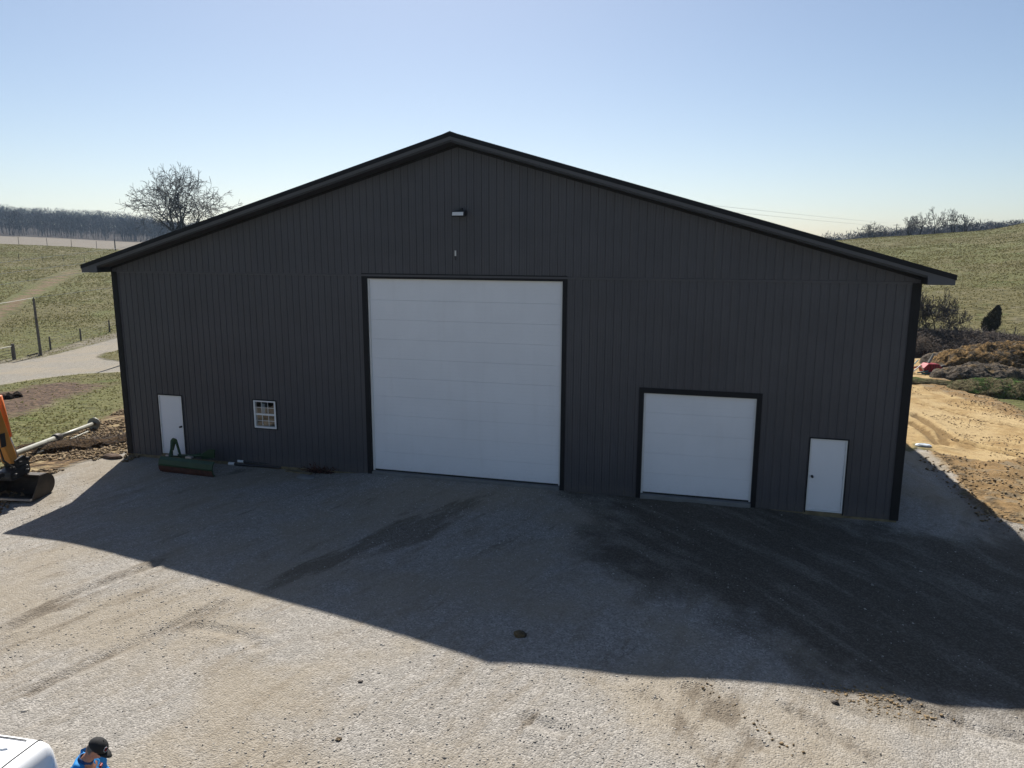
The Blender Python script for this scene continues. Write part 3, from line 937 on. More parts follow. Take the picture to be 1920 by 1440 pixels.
grass('pasture_grass', 112000, (-53, -32), (34, 262), (.12, .115, .042), (.27, .245, .125), 31, (.07, .15))
grass('meadow_grass', 115000, (1, 29), (58, 275), (.09, .085, .028), (.20, .178, .082), 33, (.07, .14))


# ------------------------------------------------------------------ bare trees
def tubes(segs, n=4):
    A = np.array([s[0] for s in segs]); B = np.array([s[1] for s in segs]); ra = np.array([s[2] for s in segs]); rb = np.array([s[3] for s in segs])
    D = B - A; D /= np.linalg.norm(D, axis=1, keepdims=True) + 1e-9
    U = np.where(np.abs(D[:, 2:3]) < .9, np.array([[0, 0, 1.]]), np.array([[1., 0, 0]]))
    P = np.cross(D, U); P /= np.linalg.norm(P, axis=1, keepdims=True); Q = np.cross(D, P)
    V = []
    for k in range(n):
        t = 2 * math.pi * k / n
        o = P * math.cos(t) + Q * math.sin(t)
        V += [A + o * ra[:, None], B + o * rb[:, None]]
    V = np.stack(V, 1).reshape(-1, 3)
    base = np.arange(len(segs))[:, None, None] * (2 * n)
    f = np.array([[2 * k, 2 * ((k + 1) % n), 2 * ((k + 1) % n) + 1, 2 * k + 1] for k in range(n)])
    return V, (base + f[None]).reshape(-1, 4)


def grow(rnd, p, d, L, r, lev, out, thin, spread=.55, up=.12, wig=.16, kids=(2, 3)):
    """a limb as a bending chain that forks; out gets (level, segment)"""
    n = 4 if lev < 3 else 3
    for i in range(n):
        d = (d + Vector((rnd.gauss(0, wig), rnd.gauss(0, wig), rnd.gauss(0, wig) + up * .4))).normalized()
        q = p + d * (L / n)
        r2 = max(thin * .7, r * (1 - .13 * (1 if lev < 4 else 2)))
        out.append((lev, (tuple(p), tuple(q), r, r2)))
        p, r = q, r2
        if i < n - 1 and lev >= 1 and rnd.random() < .75:
            s = (d + Vector((rnd.gauss(0, 1), rnd.gauss(0, 1), rnd.gauss(0, .5))) * spread * 1.2).normalized()
            if lev < 6 and L > .35: grow(rnd, p, s, L * rnd.uniform(.5, .72), r * .5, lev + 2, out, thin, spread, up, wig, kids)
    if lev < 6 and L > .35:
        for k in range(rnd.choice(kids)):
            s = (d + Vector((rnd.gauss(0, 1), rnd.gauss(0, 1), rnd.gauss(0, .6) + up)) * spread).normalized()
            grow(rnd, p, s, L * rnd.uniform(.62, .85), r * rnd.uniform(.6, .8), lev + 1, out, thin, spread, up, wig, kids)


def bare_tree(name, loc, height, label, cat='tree', stems=((0, 0),), group=None, seed=1, thin=.02, r0=.3, mat=None, spread=.55, trunk=.25, up=.12, maxlev=6, wig=.16, wide=.75):
    rnd = random.Random(seed)
    t = empty(name, loc, label, cat, group)
    out = []
    for (tx, ty) in stems:
        d = Vector((tx, ty, 1)).normalized()
        grow(rnd, Vector((tx * .2, ty * .2, -.3)), d, height * trunk, r0 * (1 if len(stems) == 1 else .75), 0, out, thin, spread, up, wig)
    mz = max(s[1][1][2] for s in out); k = height / mz
    ex = sorted(abs(s[1][1][0]) for s in out)[int(len(out) * .985)] * 2 * k
    xy = wide * height / ex
    out = [(l, ((s[0][0] * k * xy, s[0][1] * k * xy, s[0][2] * k), (s[1][0] * k * xy, s[1][1] * k * xy, s[1][2] * k), s[2], s[3])) for l, s in out if l <= maxlev]
    tr = [s for l, s in out if l <= 1]; br = [s for l, s in out if l > 1]
    V, F = tubes(tr, 7); mk('trunk', V, F, mat or M_BARK, t, True)
    V, F = tubes(br, 3); mk('crown', V, F, mat or M_BARK, t)
    return t


p = polar(346, 200); z = float(h0(p[0], p[1]))
bare_tree('bare_tree', (p[0], p[1], z), 7.33 + 136 / 1400 * 200 - z, 'tall bare spreading tree rising behind the left slope of the barn roof', stems=((-.45, .05), (-.08, -.1), (.14, .15), (.42, 0)), seed=4,
          thin=.055, r0=.85, trunk=.28, spread=.75, up=0, wig=.16, wide=.95)
CT = [(1626, 27, 'faint low bare tree beyond the pasture crest, leftmost of the hilltop row', 5), (1690, 35, 'many-stemmed bare tree on the pasture crest, broad and low at the left of the row', 21),
      (1709, 40, 'thin upright bare tree close beside the many-stemmed one on the crest', 3), (1737, 50, 'tallest bare tree on the pasture crest, with crooked forked trunk', 8),
      (1769, 46, 'slim Y-shaped bare tree on the crest, between the tallest and the last one', 15), (1792, 35, 'small bare tree at the right end of the hilltop row', 6)]
for i, (px, hp, lab, sd_) in enumerate(CT):
    dd = 268 if i else 300
    p = polar(px, dd); z = float(h0(p[0], p[1]))
    zt_ = 7.33 + (460 - (442 - hp)) / 1400 * dd
    bare_tree('bare_tree', (p[0], p[1], z), zt_ - z, lab, seed=sd_, thin=.045, r0=.36, group='bare trees along the pasture crest',
              stems=((-.5, 0), (-.15, .1), (.3, 0), (.6, .1)) if i in (0, 1) else (((-.35, 0), (.25, .1)) if i in (3, 4, 5) else ((0, 0),)), trunk=.3, maxlev=5, spread=.6, up=.05, wide=1.25 if i in (0, 1) else .8)


def woods(name, n, bl, dl, seed, ht):
    """a far-off bare woodland: trunk and twig slivers for every tree"""
    r = np.random.default_rng(seed)
    b = np.radians(r.uniform(*bl, n)); d = np.sqrt(r.uniform(dl[0] ** 2, dl[1] ** 2, n))
    x = CAM[0] + d * np.sin(b); y = CAM[1] + d * np.cos(b)
    if name == 'left_woods':
        k = d + 60 * fbm(x, y, 150, 2, 5) > 695; x, y = x[k], y[k]; n = len(x)
    z = h0(x, y); h = r.uniform(*ht, n) * (1 + .35 * fbm(x, y, 60, 2, 3))
    NT = 46
    V = np.zeros((n, NT + 1, 4, 3)); C = np.stack([x, y, z], 1)
    tw = .22
    lean = r.normal(0, .05, (n, 2))
    top = C + np.stack([lean[:, 0] * h, lean[:, 1] * h, h * .75], 1)
    V[:, 0, 0] = C + [-tw, 0, -1]; V[:, 0, 1] = C + [tw, 0, -1]; V[:, 0, 2] = top + [.07, 0, 0]; V[:, 0, 3] = top - [.07, 0, 0]
    for q in range(NT):
        f = r.uniform(.3, 1, n); a = r.uniform(0, 6.28, n)
        rad = h * .30 * np.sqrt(np.clip(1.02 - ((f - .62) / .42) ** 2, 0, 1)) * r.uniform(.3, 1, n)
        c = C + np.stack([np.cos(a) * rad, np.sin(a) * rad, h * f], 1)
        L = h * r.uniform(.05, .12, n)
        dv = np.stack([np.cos(a) * .6 + r.normal(0, .4, n), np.sin(a) * .6 + r.normal(0, .4, n), r.uniform(.3, 1.1, n)], 1); dv /= np.linalg.norm(dv, axis=1, keepdims=True)
        sd = np.cross(dv, r.normal(0, 1, (n, 3))); sd /= np.linalg.norm(sd, axis=1, keepdims=True)
        wd = r.uniform(.05, .22, n)[:, None]
        V[:, q + 1, 0] = c - dv * L[:, None]; V[:, q + 1, 1] = c - sd * wd; V[:, q + 1, 2] = c + dv * L[:, None]; V[:, q + 1, 3] = c + sd * wd
    F = np.arange(n * (NT + 1) * 4).reshape(-1, 4)
    tag(mk(name, V.reshape(-1, 3), F, M_TWIG), kind='stuff')


woods('left_woods', 2600, (-54, -33), (690, 1060), 41, (12, 19))
woods('right_woods', 2900, (-2, 28), (430, 760), 42, (11, 16))

# ------------------------------------------------------------------ brush, cedar, mounds on the right
def mound(name, c, a, b, h, rot, mat, label, cat, seed, rough=.25, n=70, parent=None, scale=.9):
    u = np.linspace(-1.15, 1.15, n); U, Vv = np.meshgrid(u, u); U = U.ravel(); Vv = Vv.ravel()
    x = U * a; y = Vv * b; ca, sa = math.cos(rot), math.sin(rot)
    wx = c[0] + x * ca - y * sa; wy = c[1] + x * sa + y * ca
    rr = np.sqrt(U ** 2 + Vv ** 2) + .25 * fbm(wx, wy, 2.2, 2, seed)
    dome = np.clip(1 - rr ** 2, 0, 1) ** .8
    z = h0(wx, wy) + h * dome + rough * sst(0, .25, dome) * (fbm(wx, wy, scale, 4, seed + 3, True) + .12) - .25 * (1 - sst(0, .12, dome))
    i = (np.arange(n - 1)[:, None] * n + np.arange(n - 1)[None]).ravel()
    F = np.stack([i, i + 1, i + n + 1, i + n], 1)
    z0 = float(h0(c[0], c[1]))
    o = mk(name, np.stack([wx - c[0], wy - c[1], z - z0], 1), F, mat, parent, True)
    o.location = (c[0], c[1], z0)
    if label: tag(o, label, cat)
    return o


def earth_mat(name, a, b, c, s1=1.1, s2=5):
    m, n, bs = newmat(name)
    P = nd(n, 'ShaderNodeNewGeometry').outputs['Position']
    n1 = noise(n, s1, 5, .7, P); n2 = noise(n, s2, 4, .7, P)
    col = mix(n, mrange(n, n2, .36, .64), a, b)
    col = mix(n, mrange(n, n1, .5, .62), col, c)
    n.links.new(col, bs.inputs['Base Color']); bs.inputs['Roughness'].default_value = .95; bs.inputs['Specular IOR Level'].default_value = .1
    bump(n, bs, n2, .9, .5)
    return m


M_SP1 = earth_mat('clay_spoil', (.07, .045, .022), (.30, .19, .08), (.11, .09, .065))
M_SP2 = earth_mat('grey_spoil', (.06, .05, .04), (.16, .135, .11), (.24, .17, .09))
M_SP3 = earth_mat('weedy_spoil', (.07, .06, .03), (.15, .13, .07), (.05, .10, .018))
M_SPB = earth_mat('torn_earth', (.04, .025, .014), (.15, .095, .05), (.10, .065, .035), 2, 9)
M_SP4 = earth_mat('brush_floor', (.03, .022, .016), (.075, .055, .04), (.05, .038, .03))


def twigs(name, c, a, b, h, rot, n, mat, parent, seed, L=(.3, .9), r=(.008, .022), up=.5):
    rnd = random.Random(seed); segs = []
    ca, sa = math.cos(rot), math.sin(rot)
    for i in range(n):
        u = rnd.uniform(-1, 1); v = rnd.uniform(-1, 1)
        if u * u + v * v > 1: continue
        wx = c[0] + u * a * ca - v * b * sa; wy = c[1] + u * a * sa + v * b * ca
        top = h * (1 - u * u - v * v) ** .7
        z = float(h0(wx, wy)) + top * rnd.uniform(.75, 1.02)
        p = np.array([wx, wy, z])
        d = np.array([rnd.gauss(0, 1), rnd.gauss(0, 1), rnd.gauss(up, .5)]); d /= np.linalg.norm(d)
        for q in range(3):
            d = d + np.array([rnd.gauss(0, .35), rnd.gauss(0, .35), rnd.gauss(-.05, .3)]); d /= np.linalg.norm(d)
            p2 = p + d * rnd.uniform(*L) / 2; rr = rnd.uniform(*r)
            segs.append((tuple(p), tuple(p2), rr, rr * .7)); p = p2
    V, F = tubes(segs, 3)
    V = V - np.array([c[0], c[1], float(h0(c[0], c[1]))])
    o = mk(name, V, F, mat, parent); return o


def at_d(px, py, d):  # world point on the sight line at horizontal distance d
    v = ray(px, py); t = d / math.hypot(v[0], v[1]); return CAM + v * t


bc = g(1745, 668)
bh = mound('brush_heap', bc + np.array([1.2, 3.5]), 8.6, 4.2, 1.35, .25, M_SP4, 'long dark heap of pushed-up brush at the foot of the right pasture', 'brush heap', 61, .5)
tw_ = twigs('branch_tangle', bc + np.array([1.2, 3.5]), 8.4, 4.1, 1.5, .25, 5200, M_BARKL, bh, 62, (.25, .7), (.010, .028))
tw_["kind"] = "stuff"
b2 = g(1875, 652)
o = mound('weed_bank', b2 + np.array([1.5, 2.0]), 5.5, 2.2, .25, .1, M_SP4, 'low dark weedy bank running right from the brush heap past the cedar', 'bank', 64, .3)
tw_ = twigs('dead_stalks', b2 + np.array([1.5, 2.0]), 5.4, 2.2, .3, .1, 1100, M_STRAW, o, 65, (.1, .35), (.008, .02)); tw_['kind'] = 'stuff'

q = bc + np.array([1.4, 5.2])
bare_tree('bare_shrub', (q[0], q[1], float(h0(*q)) + .7), 4.4, 'bare many-stemmed shrub growing out of the dark brush heap', 'shrub',
          stems=((-.7, 0), (-.3, .2), (0, -.1), (.25, .1), (.6, 0), (1.0, .1)), seed=33, thin=.026, r0=.08, mat=M_BARK, trunk=.3, spread=.6, maxlev=6, wide=1.25)

# cedar: leaning dense column of small sprays
cc = g(1853, 633)
ced = empty('cedar_tree', (cc[0], cc[1], float(H(cc[0], cc[1]))), 'small dark cedar leaning right at the end of the brush heap', 'tree')
M_ = MB().tube([(0, 0, -.2), (.05, 0, .6), (.25, 0, 1.6), (.5, 0, 2.5)], [.09, .08, .05, .02], 8).build('trunk', M_BARK, ced)
r = np.random.default_rng(71); n = 9000
f = r.uniform(.03, 1, n); a = r.uniform(0, 6.28, n)
lobe = r.random(n) < .24
prof = np.where(lobe, .36, .56) * np.sin(np.clip(f, 0, 1) ** .95 * math.pi) ** .8 + .03
lump = 1 + .20 * np.sin(a * 3 + f * 9) + .15 * np.sin(a * 5 - f * 17)
rad = prof * lump * np.sqrt(r.uniform(.2, 1, n)); Ht = np.where(lobe, 1.75, 2.85)
C = np.stack([np.where(lobe, -.12 - f * .30, f * .50) + np.cos(a) * rad, np.sin(a) * rad, .05 + f * Ht], 1)
dv = np.stack([np.cos(a) * .45, np.sin(a) * .45, np.full(n, 1.)], 1) + r.normal(0, .25, (n, 3)); dv /= np.linalg.norm(dv, axis=1, keepdims=True)
sd = np.cross(dv, r.normal(0, 1, (n, 3))); sd /= np.linalg.norm(sd, axis=1, keepdims=True)
L = r.uniform(.06, .16, n)[:, None]; wd = r.uniform(.012, .04, n)[:, None]
V = np.stack([C - dv * L * .5, C - sd * wd, C + dv * L, C + sd * wd], 1).reshape(-1, 3)
mk('crown', V, np.arange(n * 4).reshape(-1, 4), M_CED, ced)

PL = [  # name, px, py of foot centre, a, b, h, rot, mat, label, cat, rough
    ('spoil_pile', 1892, 695, 6.2, 3.0, 1.7, .25, M_SP1, 'largest orange clay spoil pile at the right edge, below the cedar', 'spoil pile', 1.15),
    ('spoil_pile', 1798, 684, 3.0, 1.8, .85, .1, M_SP2, 'low grey spoil pile between the brush heap and the red machinery', 'spoil pile', .6),
    ('spoil_pile', 1843, 712, 3.6, 1.6, 1.0, .15, M_SP2, 'weathered grey-brown spoil pile directly right of the red machinery', 'spoil pile', .7),
    ('weed_mound', 1905, 742, 3.9, 1.9, .8, -.35, M_SP3, 'green weedy mound at the right edge, in front of the spoil piles', 'mound', .55),
    ('clod_row', 1745, 722, 3.4, .8, .35, -.12, M_SP3, 'low row of clods edging the far side of the sand, by the red machinery', 'clod row', .25)]
for i, (nm, px, py, a, b, h, rot, mt, lab, ct, ro) in enumerate(PL):
    o = mound(nm, g(px, py), a, b, h, rot, mt, lab, ct, 80 + i * 3, ro)
# tufts of green on the weedy mound
c0 = g(1905, 742)
tw_ = twigs('weeds', c0, 3.8, 1.8, .9, -.35, 2600, simple('green_weeds', (.05, .11, .02), .9, 0, .5, 3), bpy.data.objects['weed_mound'], 99, (.08, .3), (.006, .016), 1.2); tw_['kind'] = 'stuff'
c0 = g(1892, 695)
tw_ = twigs('roots', c0, 5.4, 3.0, 2.1, .2, 900, M_BARKL, bpy.data.objects['spoil_pile'], 98, (.2, .6), (.008, .022), .2); tw_['kind'] = 'stuff'
# dirt berm and brown clump beside the left corner of the barn
o = mound('dirt_berm', g(165, 838), 2.6, .8, .2, .55, M_SPB, 'low berm of torn brown earth and roots beside the barn left corner', 'berm', 120, .35)
tw_ = twigs('roots', g(165, 838), 2.5, .8, .25, .55, 900, M_BARKL, o, 121, (.1, .35), (.005, .014), .1); tw_['kind'] = 'stuff'

# fence stake on the right
def stake(name, px, py, h, r, label, cat_, group=None, lean=(0, 0), mat=M_OLDW, dist=None):
    if dist: p2 = polar(px, dist); z = float(h0(*p2)); L = (p2[0], p2[1], z)
    else: v = gz(px, py); L = (v.x, v.y, v.z)
    o = MB().tube([(0, 0, -.3), (lean[0] * .5, lean[1] * .5, h * .5), (lean[0], lean[1], h)], [r, r * .95, r * .85], 8).build(name, mat)
    o.location = L
    return tag(o, label, cat_, group)


stake('fence_post', 1899, 640, 1.25, .045, 'thin leaning stake in the pasture right of the cedar', 'fence post', None, (.12, 0))

# ------------------------------------------------------------------ fence, gate and poles on the left
FG = 'wooden fence posts along the gravel road'
P1 = [(95, 656, 1.3, 'fence post just right of the utility pole by the gravel road'), (152, 639, 1.3, 'middle fence post between the utility pole and the barn, by the gravel road'),
      (206, 623, 1.3, 'fence post nearest the barn wall by the gravel road')]
tops = []
for px, py, h, lab in P1:
    o = stake('fence_post', px, py, h, .09, lab, 'fence post', FG); tops.append(o)
gp = stake('gate_post', 27, 675, 1.45, .16, 'thick wooden post the tube gate hangs on, left of the utility pole', 'gate post')
v0 = gz(27, 675); v1 = gz(-75, 700)
gate = empty('tube_gate', v0, 'pale tube gate hanging beside the gravel road at the left edge', 'gate')
d = (v1 - v0)
for k, hh in enumerate((1.25, .95, .68, .45, .25)):
    MB().tube([Vector((0, 0, hh)) + d.normalized() * .2, d * .97 + Vector((0, 0, hh))], .035 if k == 0 else .02, 8).build('rail', M_PIPE if k == 0 else M_OLDW, gate)
for t in (.04, .5, .96):
    MB().tube([d * t + Vector((0, 0, .2)), d * t + Vector((0, 0, 1.25))], .022, 6).build('upright', M_OLDW, gate)
o = stake('gate_post', -2, 681, 1.1, .09, 'slim post at the left edge under the tube gate', 'gate post')
# wires between the posts
allp = [v0] + [Vector(t.location) for t in tops] + [gz(262, 606)]
for i, (a, b) in enumerate(zip(allp[:-1], allp[1:])):
    fw = empty('fence_wires', a, ['strands of fence wire from the gate post to the first thin post', 'strands of fence wire from the first to the middle road post', 'strands of fence wire from the middle road post to the one nearest the barn',
                                  'strands of fence wire running behind the barn corner'][i], 'fence wire')
    for hh in (.35, .65, .95, 1.2):
        MB().tube([(0, 0, hh), (b - a) * .5 + Vector((0, 0, hh - .03)), (b - a) + Vector((0, 0, hh))], .008, 4).build('wire', M_BLACKM, fw)

# utility pole by the road
pv = gz(77, 667)
ph = 0
dcam = math.hypot(pv.x - CAM[0], pv.y - CAM[1])
ztop = 7.33 - (546 - 460) / 1400 * dcam * .99
up_ = empty('utility_pole', pv, 'weathered wooden utility pole standing by the gravel road at left', 'utility pole')
hgt = ztop - pv.z
MB().tube([(0, 0, -.5), (-.25, .1, hgt)], [.14, .10], 12).build('shaft', M_OLDW, up_)
MB().tube([(-.25, .1, hgt - .02), (-.25, .1, hgt + .14)], [.05, .035], 8).build('insulator', M_BLACKM, up_)
MB().tube([(-.1, -.2, .0), (-.25, -.05, .25), (-1.0, -.6, .02)], .07, 6).build('root_flare', M_OLDW, up_)
print('pole height', hgt, 'dist', dcam)
# pole hidden behind the barn whose shadow crosses the road
sb = gz(180, 700); L_ = 6.2
hb = (sb.x - KX * L_, sb.y - KY * L_)
o = MB().tube([(0, 0, -.5), (0, 0, L_)], [.16, .11], 12).build('utility_pole', M_OLDW)
o.location = (hb[0], hb[1], float(h0(*hb)))
tag(o, 'wooden pole behind the barn left corner, its shadow crossing the gravel road', 'utility pole')

# power line: a tall pole behind the barn, poles to both sides
def bigpole(px, d, zt_, label, off=0):
    p2 = polar(px, d); z = float(h0(*p2))
    e = empty('power_pole', (p2[0], p2[1], z), label, 'power pole')
    MB().tube([(0, 0, -.5), (0, 0, zt_ - z)], [.17, .12], 10).build('shaft', M_OLDW, e)
    MB().box(-1.1, 1.1, -.06, .06, zt_ - z - .5, zt_ - z - .38).build('crossarm', M_OLDW, e)
    return np.array([p2[0], p2[1], zt_])


def pt(px, py, d): v = at_d(px, py, d); return v


pm = bigpole(1000, 75, 7.33 + 106 / 1400 * 75, 'tall wooden power pole hidden behind the barn ridge')
pl = bigpole(-170, 78, 5.2, 'wooden power pole standing left of the picture edge')
pr = bigpole(1665, 300, 7.33 + 37 / 1400 * 300, 'distant power pole beyond the right pasture crest')


def cable(a, b, sag, label, r=.014, group=None):
    pts = [Vector(a) * (1 - t) + Vector(b) * t - Vector((0, 0, sag * 4 * t * (1 - t))) for t in np.linspace(0, 1, 25)]
    o = MB().tube(pts, r, 4).build('power_cable', M_CABLE); return tag(o, label, 'power cable', group)


cable(pt(-170, 513, 78), pt(1000, 362, 75), .15, 'uppermost pale power cable crossing the left hillside', .014)
cable(pt(-170, 534, 78), pt(1000, 368, 75), .35, 'second pale power cable from the top across the left hillside', .014)
cable(pt(-170, 558, 78), pt(1000, 381, 75), .15, 'third pale power cable from the top across the left hillside', .014)
tp = np.array([pv.x - .25, pv.y + .1, pv.z + hgt + .1])
cable(pt(-170, 590, 66), tp, .1, 'pale cable running left from the top of the utility pole', .014)
cable(tp, pt(700, 470, 75), .1, 'pale cable running right from the utility pole behind the barn', .014)
cable(pm, pr, .15, 'upper dark power cable against the sky above the right roof slope', .02)
cable(pm - np.array([0, 0, .5]), pr - np.array([0, 0, 1.2]), .2, 'lower power cable against the sky above the right roof slope', .02)

# far fences on the left hill
for i, px in enumerate((10, 50, 102, 147, 193)):
    stake('fence_post', px, 0, 2.4, .07, ['leftmost tall post on the left hill crest', 'second tall post from the left on the left hill crest', 'third tall post from the left on the left hill crest',
          'fourth tall post from the left on the left hill crest', 'tall post on the left hill crest nearest the roof'][i], 'fence post', 'tall posts on the left hill crest', (0, 0), M_OLDW, 258)
stake('crest_pole', 227, 0, 3.2, .16, 'stout dark pole on the left hill crest just above the roof edge', 'pole', None, (0, 0), M_BLACKM, 250)
prev = None
hp = []
for i, px in enumerate((-30, 8, 47, 90, 129, 168, 206)):
    o = stake('fence_post', px, 0, 1.35, .055, ['small hill fence post beyond the left edge of the picture', 'leftmost small post in the fence halfway up the left hill', 'second small post from the left in the hill fence',
              'third small post from the left in the hill fence', 'fourth small post from the left in the hill fence', 'small hill fence post just left of the roof tip', 'small hill fence post right above the roof tip'][i], 'fence post', 'fence posts halfway up the left hill', (0, 0), M_OLDW, 205 - i * 1.5)
    hp.append(Vector(o.location))
for i, (a, b) in enumerate(zip(hp[:-1], hp[1:])):
    if i != 0: continue
fwe = empty('fence_wires', hp[0], 'fence wire strung along the fence halfway up the left hill', 'fence wire')
for hh in (.4, .8, 1.2):
    MB().tube([h_ - hp[0] + Vector((0, 0, hh)) for h_ in hp], .012, 4).build('wire', M_BLACKM, fwe)

# ------------------------------------------------------------------ excavator (arm and bucket in view)
bkt = gz(46, 928)
EX = Vector((bkt.x, bkt.y, bkt.z))
exc = empty('excavator', EX, 'orange excavator reaching in from the left edge with its bucket on the ground', 'excavator')
# local frame: u points from the machine to the bucket (towards +x, -y a little), v across
ua = math.radians(100)
RZ = Matrix.Rotation(ua, 4, 'Z')
exc.scale = (1.02, 1.02, 1.02)
def E(p): return RZ @ (Vector(p) + Vector((.10, 0, .14)))
UA = Matrix.Translation((0, 0, .14)) @ Matrix.Translation((.10, 0, 0))
def arm(name, pts, wds, th, mat, parent, bev=.02):
    """plate-sided arm: side profile in (u, z), thickness across v"""
    m = MB().prism(pts, -th / 2, th / 2, 'y'); m.xf(RZ @ UA); return m.build(name, mat, parent, bev)
# stick (dipper), nearly upright
stick = arm('stick', [(-.62, .98), (-.34, .92), (-.72, 2.35), (-.98, 3.45), (-1.3, 3.55), (-1.28, 2.9), (-1.10, 2.2)], 0, .30, M_ORANGE, exc)
MB().box(-.10, .10, -.165, -.161, -.2, .2).xf(RZ @ UA @ Matrix.Translation((-.86, 0, 1.75))).build('side_decal', M_BLACKM, stick)
boom = arm('boom', [(-1.2, 3.75), (-1.0, 3.35), (-2.4, 3.6), (-4.2, 2.4), (-5.2, 1.2), (-5.6, 1.35), (-4.6, 3.0), (-2.7, 4.3)], 0, .38, M_ORANGE, exc)
# bucket cylinder, bright orange with a polished rod
MB().tube([E((-.62, -.0, 3.0)), E((-.42, 0, 1.75))], [.085, .085], 12).build('bucket_cylinder', M_ORANGE2, exc, 0, True)
MB().tube([E((-.42, 0, 1.75)), E((-.18, 0, 1.02))], [.035, .035], 10).build('cylinder_rod', M_STEEL, exc, 0, True)
MB().tube([E((-1.25, .28, 3.3)), E((-1.2, .26, 2.0)), E((-1.0, .24, 1.2)), E((-.75, .22, .9))], .03, 8).build('hose', M_RUB, exc, 0, True)
MB().tube([E((-1.2, -.26, 3.2)), E((-1.25, -.3, 2.0)), E((-1.05, -.26, 1.2)), E((-.7, -.22, .9))], .03, 8).build('hose', M_RUB, exc, 0, True)
# link and quick hitch
m = MB().prism([(-.55, 1.05), (-.2, 1.12), (-.02, .98), (.02, .62), (-.18, .58), (-.45, .70)], -.20, -.13, 'y').prism([(-.55, 1.05), (-.2, 1.12), (-.02, .98), (.02, .62), (-.18, .58), (-.45, .70)], .13, .20, 'y')
m.tube([(-.4, -.3, .95), (-.4, .3, .95)], .05, 10).tube([(-.1, -.3, 1.0), (-.1, .3, 1.0)], .045, 10)
m.xf(RZ @ UA).build('bucket_link', M_BLACKM, exc)
m = MB().prism([(-.62, .78), (.10, .82), (.16, .60), (.02, .52), (-.55, .50), (-.66, .62)], -.24, .24, 'y').tube([(-.5, -.34, .66), (-.5, .34, .66)], .06, 10).tube([(-.02, -.34, .66), (-.02, .34, .66)], .06, 10)
m.tube([(-.75, -.1, .75), (-1.1, -.12, .72)], .08, 8)
m.xf(RZ @ UA @ Matrix.Translation((-.2, 0, 0))).build('quick_hitch', M_BLACKM, exc, .02)
# bucket: curved shell, wide, open towards the machine
BW = .70
_o = [(-.62, .05)] + [(-.05 + .44 * math.cos(t), .36 + .36 * math.sin(t) - .02) for t in np.linspace(-1.6, 1.25, 16)] + [(-.22, .70)]
_i = [(-.22, .665)] + [(-.05 + .40 * math.cos(t), .36 + .32 * math.sin(t) - .02) for t in np.linspace(1.25, -1.6, 16)] + [(-.62, .075)]
prof = _o + _i
m = MB().prism(prof, -BW, BW, 'y')
bk = m.xf(RZ).build('bucket', M_BUCK, exc)
ARM_UP = .14; ARM_U = .38
side = [(-.62, .055)] + [(-.05 + .435 * math.cos(t), .36 + .355 * math.sin(t) - .02) for t in np.linspace(-1.6, 1.25, 16)] + [(-.22, .69)]
for s in (-1, 1):
    MB().prism(side, s * BW, s * (BW + .03), 'y').xf(RZ).build('side_plate', M_BUCK, bk)
MB().box(-.68, -.60, -BW - .02, BW + .02, .045, .10).xf(RZ).build('cutting_edge', M_STEEL, bk)
for s in (-.16, .16):
    MB().prism([(-.25, .66), (.10, .66), (.05, .80), (-.42, .80)], s - .02, s + .02, 'y').xf(RZ).build('bucket_ear', M_BUCK, bk)
# body and tracks, outside the left edge
m = MB().prism([(-7.6, 1.0), (-4.4, 1.0), (-4.4, 1.7), (-5.0, 1.9), (-7.4, 2.0), (-7.7, 1.6)], -1.2, 1.2, 'y').xf(RZ).build('upper_body', M_ORANGE, exc, .05)
MB().prism([(-5.6, 1.9), (-4.35, 1.3), (-4.3, 2.3), (-4.6, 2.9), (-5.7, 2.95)], .25, 1.2, 'y').xf(RZ).build('cab', M_GLASSD, exc, .05)
for s in (-1, 1):
    MB().prism([(-7.9, .45), (-7.6, .05), (-4.6, .05), (-4.3, .45), (-4.6, .85), (-7.6, .85)], s * .75, s * 1.25, 'y').xf(RZ).build('track', M_RUB, exc, .05)

# ------------------------------------------------------------------ long auger pipe lying at the edge of the grass
a = gz(30, 868, .30); b = gz(180, 806, .28)
pipe = empty('long_pipe', a, 'long pale metal pipe with an end flange lying between the grass and the torn earth', 'pipe')
D = b - a
MB().tube([D * -.6, D * .47], .10, 14).build('outer_tube', M_PIPE, pipe, 0, True)
MB().tube([D * .45, D * .98], .085, 14).build('inner_tube', M_PIPE, pipe, 0, True)
MB().tube([D * .44, D * .455, D * .485, D * .50], [.15, .17, .17, .15], 14).build('collar', M_BUCK, pipe, 0, True)
MB().tube([D * .975, D * .985], .26, 18).build('end_flange', M_PIPE, pipe)
MB().tube([D * 1.0, D * 1.04], [.09, .09], 12).build('end_stub', M_WHITE, pipe, 0, True)
off = Vector((.35, -.2, -.18))
MB().tube([off + D * .2, off + D * .5 + Vector((0, 0, .02)), off * .8 + D * .85], .035, 8).build('side_rod', M_PIPE, pipe, 0, True)
MB().box(-.05, .05, -.2, .2, -.3, 0).xf(Matrix.Translation(D * .42)).build('support_foot', M_BUCK, pipe)

